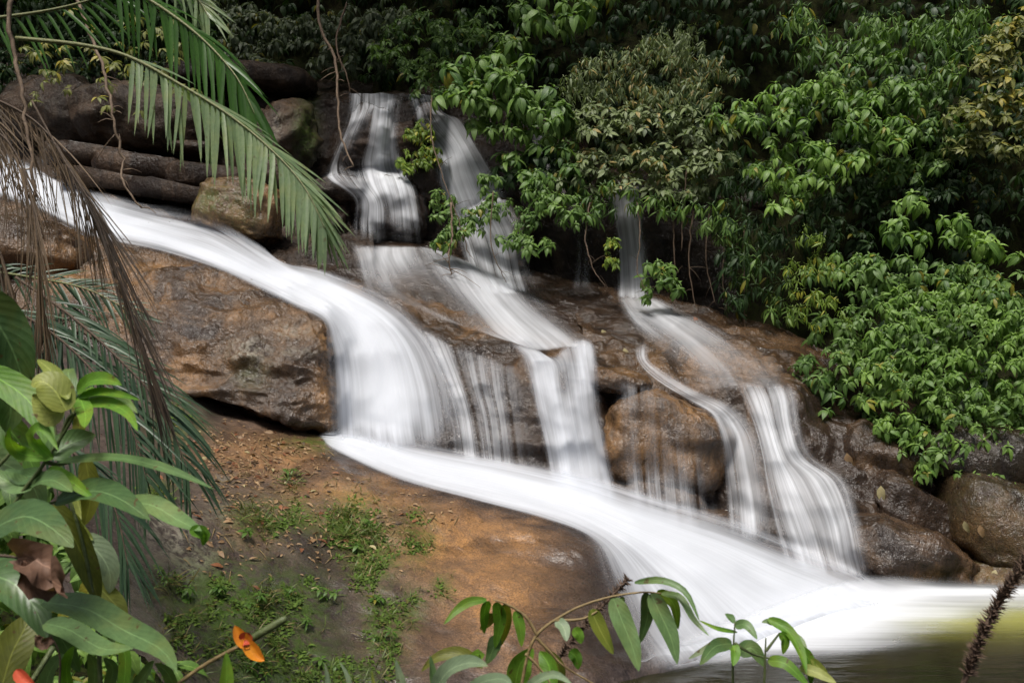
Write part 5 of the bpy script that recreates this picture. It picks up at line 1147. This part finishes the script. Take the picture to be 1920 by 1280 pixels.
spiky('flower_spike', 'dark bristly stalk behind the arching branch', [(1030, 1260, 3.0), (1075, 1195, 3.0), (1120, 1145, 3.0), (1178, 1085, 3.0)], .006, 300, .020)
# low leafy growth between the near plants on the left bank
GL = 'low plants on the near bank'
shrub('leafy_plant', 'low small leaved plant filling the bottom left corner', 'plant', GL, (60, 1400, 3.2), [
    (60, 1210, 150, 90, 3.3), (170, 1250, 170, 70, 3.2), (-60, 1150, 160, 160, 3.3), (270, 1270, 110, 40, 3.1), (90, 1290, 220, 50, 2.9), (-160, 1260, 200, 160, 3.0)], 'broad', 'lf_bright', 40, .8, .12, Lk=.6)
shrub('leafy_plant', 'dull green plant behind the tall fresh plant on the left', 'plant', GL, (0, 1300, 3.9), [
    (30, 1040, 170, 130, 3.8), (110, 1130, 160, 110, 3.6), (-90, 960, 180, 150, 3.9), (160, 1200, 120, 70, 3.5), (-120, 800, 200, 160, 4.2), (10, 930, 130, 90, 3.9)], 'large', 'lf_mid', 40, .75, .15, Lk=.5)
shrub('leafy_plant', 'bank side plant outside the tall palms', 'plant', GL, (-420, 1100, 5.0), [
    (-300, 760, 240, 160, 5.2), (-480, 820, 260, 200, 4.8), (-330, 950, 260, 200, 4.4), (-180, 640, 200, 140, 5.8), (-520, 1020, 300, 240, 4.2)], 'large', 'lf_mid', 10, .7, .3, Lk=.9)
# ------------------------------------------------------------------ leaf litter, moss, grass and small plants on the slab
LITTER = leaf_template(.42, .5, .35, 4, curl=.8)
for nm, lo, hi in (('tan', (0.22, 0.13, 0.06), (0.38, 0.25, 0.13)), ('rust', (0.16, 0.06, 0.025), (0.30, 0.12, 0.05)), ('pale', (0.35, 0.30, 0.14), (0.50, 0.44, 0.25)), ('dull', (0.07, 0.045, 0.03), (0.15, 0.10, 0.06))):
    M['lit_' + nm] = leaf_material('fallen_leaf_' + nm, lo, hi, ymix=0, rough=.6, trans=.1, vein=False)
LM = {k: single(LITTER, 'fallen_leaf', M['lit_' + k]) for k in ('tan', 'rust', 'pale', 'dull')}
WORD = {'tan': 'small dry tan leaf lying on the sloping slab', 'rust': 'small rust brown leaf lying on the sloping slab', 'pale': 'pale yellow fallen leaf lying on the sloping slab', 'dull': 'dark brown fallen leaf lying on the sloping slab'}
ZONES = [(520, 850, 190, 55, .40), (400, 860, 80, 90, .14), (470, 930, 130, 60, .2), (660, 1000, 130, 70, .14), (450, 1010, 110, 80, .06), (780, 960, 120, 50, .06)]
def slab_pt():
    while True:
        r = rng.random(); acc = 0
        for z in ZONES:
            acc += z[4]
            if r <= acc: break
        x, y = rng.gauss(z[0], z[2] * .55), rng.gauss(z[1], z[3] * .55)
        if y < 760 + (x - 370) * .30 + (8 if x < 620 else 36) or y > 1290: continue
        p, n = hit(x, y)
        if p is not None and p.y < 10.4: return p, n
def litter_mat(p, n, s):
    d = Vector((rng.gauss(0, 1), rng.gauss(0, 1), rng.gauss(0, 1))); d -= n * d.dot(n)
    return frame(p + n * .008, d.normalized() + n * rng.uniform(0, .35), n + Vector((rng.gauss(0, .3), rng.gauss(0, .3), rng.gauss(0, .3))), s, rng.uniform(.6, 1.1))
for k in range(230):
    p, n = slab_pt(); kd = rng.choices(('tan', 'rust', 'pale', 'dull'), (4, 4, 1.2, 2))[0]
    o = bpy.data.objects.new('fallen_leaf', LM[kd]); C.objects.link(o); o.matrix_basis = litter_mat(p, n, rng.uniform(.05, .105))
    tag(o, WORD[kd], 'fallen leaf', 'fallen leaves on the slab: ' + kd)
for x, y, kd, s, lab in [(697, 615 + 0, 'pale', .0, ''), (832, 1022, 'pale', .11, 'pale green leaf stuck on the orange part of the slab'), (757, 995, 'tan', .12, 'orange yellow leaf standing on the slab beside the moss'), (898, 1098, 'tan', .11, 'upright tan leaf scrap on the orange rock'), (830, 965, 'pale', .11, 'long pale leaf below the stream edge'), (880, 995, 'pale', .1, 'thin grey green leaf on the orange slope'), (412, 978, 'pale', .12, 'bright yellow curled leaf on the pale lichen rock'), (708, 932, 'pale', .1, 'yellow flower scrap near the top of the slab')]:
    p, n = hit(x, y)
    if s and p is not None:
        o = bpy.data.objects.new('fallen_leaf', LM[kd]); C.objects.link(o); o.matrix_basis = frame(p + n * .01, Vector((.25, .1, -1)), n, s, .9); tag(o, lab, 'fallen leaf', None)
lv = []
for k in range(800):
    p, n = slab_pt(); lv.append((litter_mat(p, n, rng.uniform(.025, .06)), rng.random()))
o = scatter('leaf_litter', LITTER, [m for m, t in lv], [t for m, t in lv], M['lit_tan']); tag(o, 'scraps of brown leaf litter scattered over the slab', None, None, 'stuff')
# fallen sticks
mb = MB()
for k in range(150):
    p, n = slab_pt(); d = Vector((rng.gauss(0, .5), -.4, -.8)); d = (d - n * d.dot(n)).normalized(); l = rng.uniform(.05, .16)
    mb.tube([p + n * .008, p + n * .014 + d * l * .5, p + n * .008 + d * l], [.004, .004, .002], 4)
o = mb.build('debris', M['stem_tan']); tag(o, 'thin dry twigs scattered over the slab', None, None, 'stuff')

MOSSP = [(520, 970, 80, 30, 2), (660, 980, 55, 45, 3), (700, 1040, 45, 55, 2.4), (780, 1010, 30, 40, 1.2), (420, 1130, 105, 70, 3), (540, 1130, 70, 50, 2.5), (500, 1230, 130, 60, 5), (720, 1180, 32, 60, 2.2), (640, 1262, 90, 26, 2), (300, 930, 35, 25, 1), (330, 790, 40, 30, 1.4), (770, 1140, 18, 32, .9), (830, 1100, 16, 18, .5), (690, 1090, 22, 40, 1), (640, 1010, 40, 40, 1.2), (350, 1190, 60, 60, 1.5)]
def moss_pt():
    z = rng.choices(MOSSP, [m[4] for m in MOSSP])[0]
    return hit(rng.gauss(z[0], z[2] * .6), rng.gauss(z[1], z[3] * .6))
TUFT = leaf_template(.5, .3, .3, 2); BLADE = leaf_template(.06, .9, .2, 4)
M['moss'] = leaf_material('moss', (0.045, 0.090, 0.008), (0.120, 0.200, 0.018), (0.12, 0.10, 0.02), .1, .8, .15, False)
M['grass'] = leaf_material('grass_blade', (0.060, 0.100, 0.016), (0.140, 0.200, 0.035), (0.25, 0.20, 0.08), .25, .5, .25, False)
M['fern'] = leaf_material('tiny_fern', (0.050, 0.120, 0.014), (0.115, 0.220, 0.030), ymix=.02, rough=.5, trans=.3, vein=False)
lv = []
for k in range(210):
    z = rng.choices(MOSSP, [m[4] for m in MOSSP])[0]; cx, cy_ = rng.gauss(z[0], z[2] * .5), rng.gauss(z[1], z[3] * .5); cs = rng.uniform(4, 15)
    for j in range(int(cs * 3.4)):
        p, n = hit(cx + rng.gauss(0, cs * .8), cy_ + rng.gauss(0, cs * .6))
        if p is None or p.y > 10.3: continue
        d = Vector((rng.gauss(0, 1), rng.gauss(0, 1), rng.gauss(0, 1) - .5)); d = (d - n * d.dot(n)).normalized() + n * rng.uniform(.3, 1.2)
        lv.append((frame(p - n * .004, d, n, rng.uniform(.018, .05)), rng.random()))
o = scatter('moss', TUFT, [m for m, t in lv], [t for m, t in lv], M['moss']); tag(o, 'green moss cushions on the slab', None, None, 'stuff')
lv = []
for k in range(240):
    p, n = moss_pt()
    if p is None or p.y > 10.3: continue
    for j in range(6):
        d = Vector((rng.gauss(0, .6), rng.gauss(0, .6) - .3, rng.gauss(0, .4) - .1)) + n * .9
        lv.append((frame(p, d, n, rng.uniform(.05, .13)), rng.random()))
for (x, y) in [(300, 925), (545, 905), (460, 960), (480, 975), (640, 965), (655, 1000), (690, 1000), (330, 1100), (500, 1120)]:
    for j in range(60):
        p, n = hit(x + rng.gauss(0, 12), y + rng.gauss(0, 10)); d = Vector((rng.gauss(0, .5), -.3 + rng.gauss(0, .3), .3)) + n * .6
        lv.append((frame(p, d, n, rng.uniform(.08, .18)), rng.random()))
o = scatter('grass', BLADE, [m for m, t in lv], [t for m, t in lv], M['grass']); tag(o, 'thin grass growing from the mossy parts of the slab', None, None, 'stuff')
FERN = leaf_template(.34, .7, .2, 3)
FT = [('at the upper left corner of the moss band', 460, 1005), ('in the mossy hollow beside the dark rock', 545, 890), ('above the thick lower moss', 405, 1110), ('at the heart of the lower moss', 485, 1135), ('on the right of the lower moss', 540, 1110), ('under the boulder at the slab edge', 360, 790), ('left of the lower moss', 345, 1110), ('beside the orange flower', 560, 1165), ('in the upper moss band', 690, 985), ('below the upper moss band', 660, 1030), ('on the bare dark rock by the moss', 610, 1120), ('in the narrow moss strip', 725, 1130), ('low in the narrow moss strip', 715, 1195), ('near the bottom edge in the moss', 620, 1250), ('below the orange flower', 470, 1250), ('by the grass left of the lichen', 300, 1080)]
for where, x, y in FT:
    p, n = hit(x, y); e = empty('fern', p); tag(e, 'tiny bright fern ' + where, 'fern', 'tiny ferns on the slab'); inv = Matrix.Translation(-p); lv = []
    for j in range(4): whorl(p + Vector((rng.gauss(0, .04), -.02, rng.gauss(0, .04))) + n * .02, (n + Vector((0, 0, .6))).normalized(), 8, rng.uniform(.04, .07), .2, lv, rng.random())
    o = scatter('fronds', FERN, [inv @ m for m, t in lv], [t for m, t in lv], M['fern'], e); o['kind'] = 'stuff'
# scraps caught on the wet rocks
for x, y, s, kd, lab in [(1128, 622, .16, 'pale', 'yellow leaf scrap on the rock above the centre fall'), (1170, 655, .18, 'pale', 'green yellow leaf caught beside the centre fall'), (1592, 848, .26, 'tan', 'pale tan husk hanging on the dark rock right of the fall'), (1655, 910, .2, 'pale', 'yellow leaf on the dark rock under the shrub'), (1812, 975, .14, 'pale', 'yellow leaf on the large brown boulder'), (1840, 983, .14, 'tan', 'tan leaf on the large brown boulder'), (1300, 598, .14, 'rust', 'rust leaf at the back of the golden ledge'), (1866, 1072, .12, 'pale', 'small green yellow leaf on the low mossy boulder')]:
    p, n = hit(x, y)
    o = bpy.data.objects.new('fallen_leaf', LM[kd]); C.objects.link(o); o.matrix_basis = frame(p + n * .03, Vector((rng.gauss(0, .4), -.2, -1)), n + Vector((0, -.5, .2)), s, 1.1); tag(o, lab, 'fallen leaf')
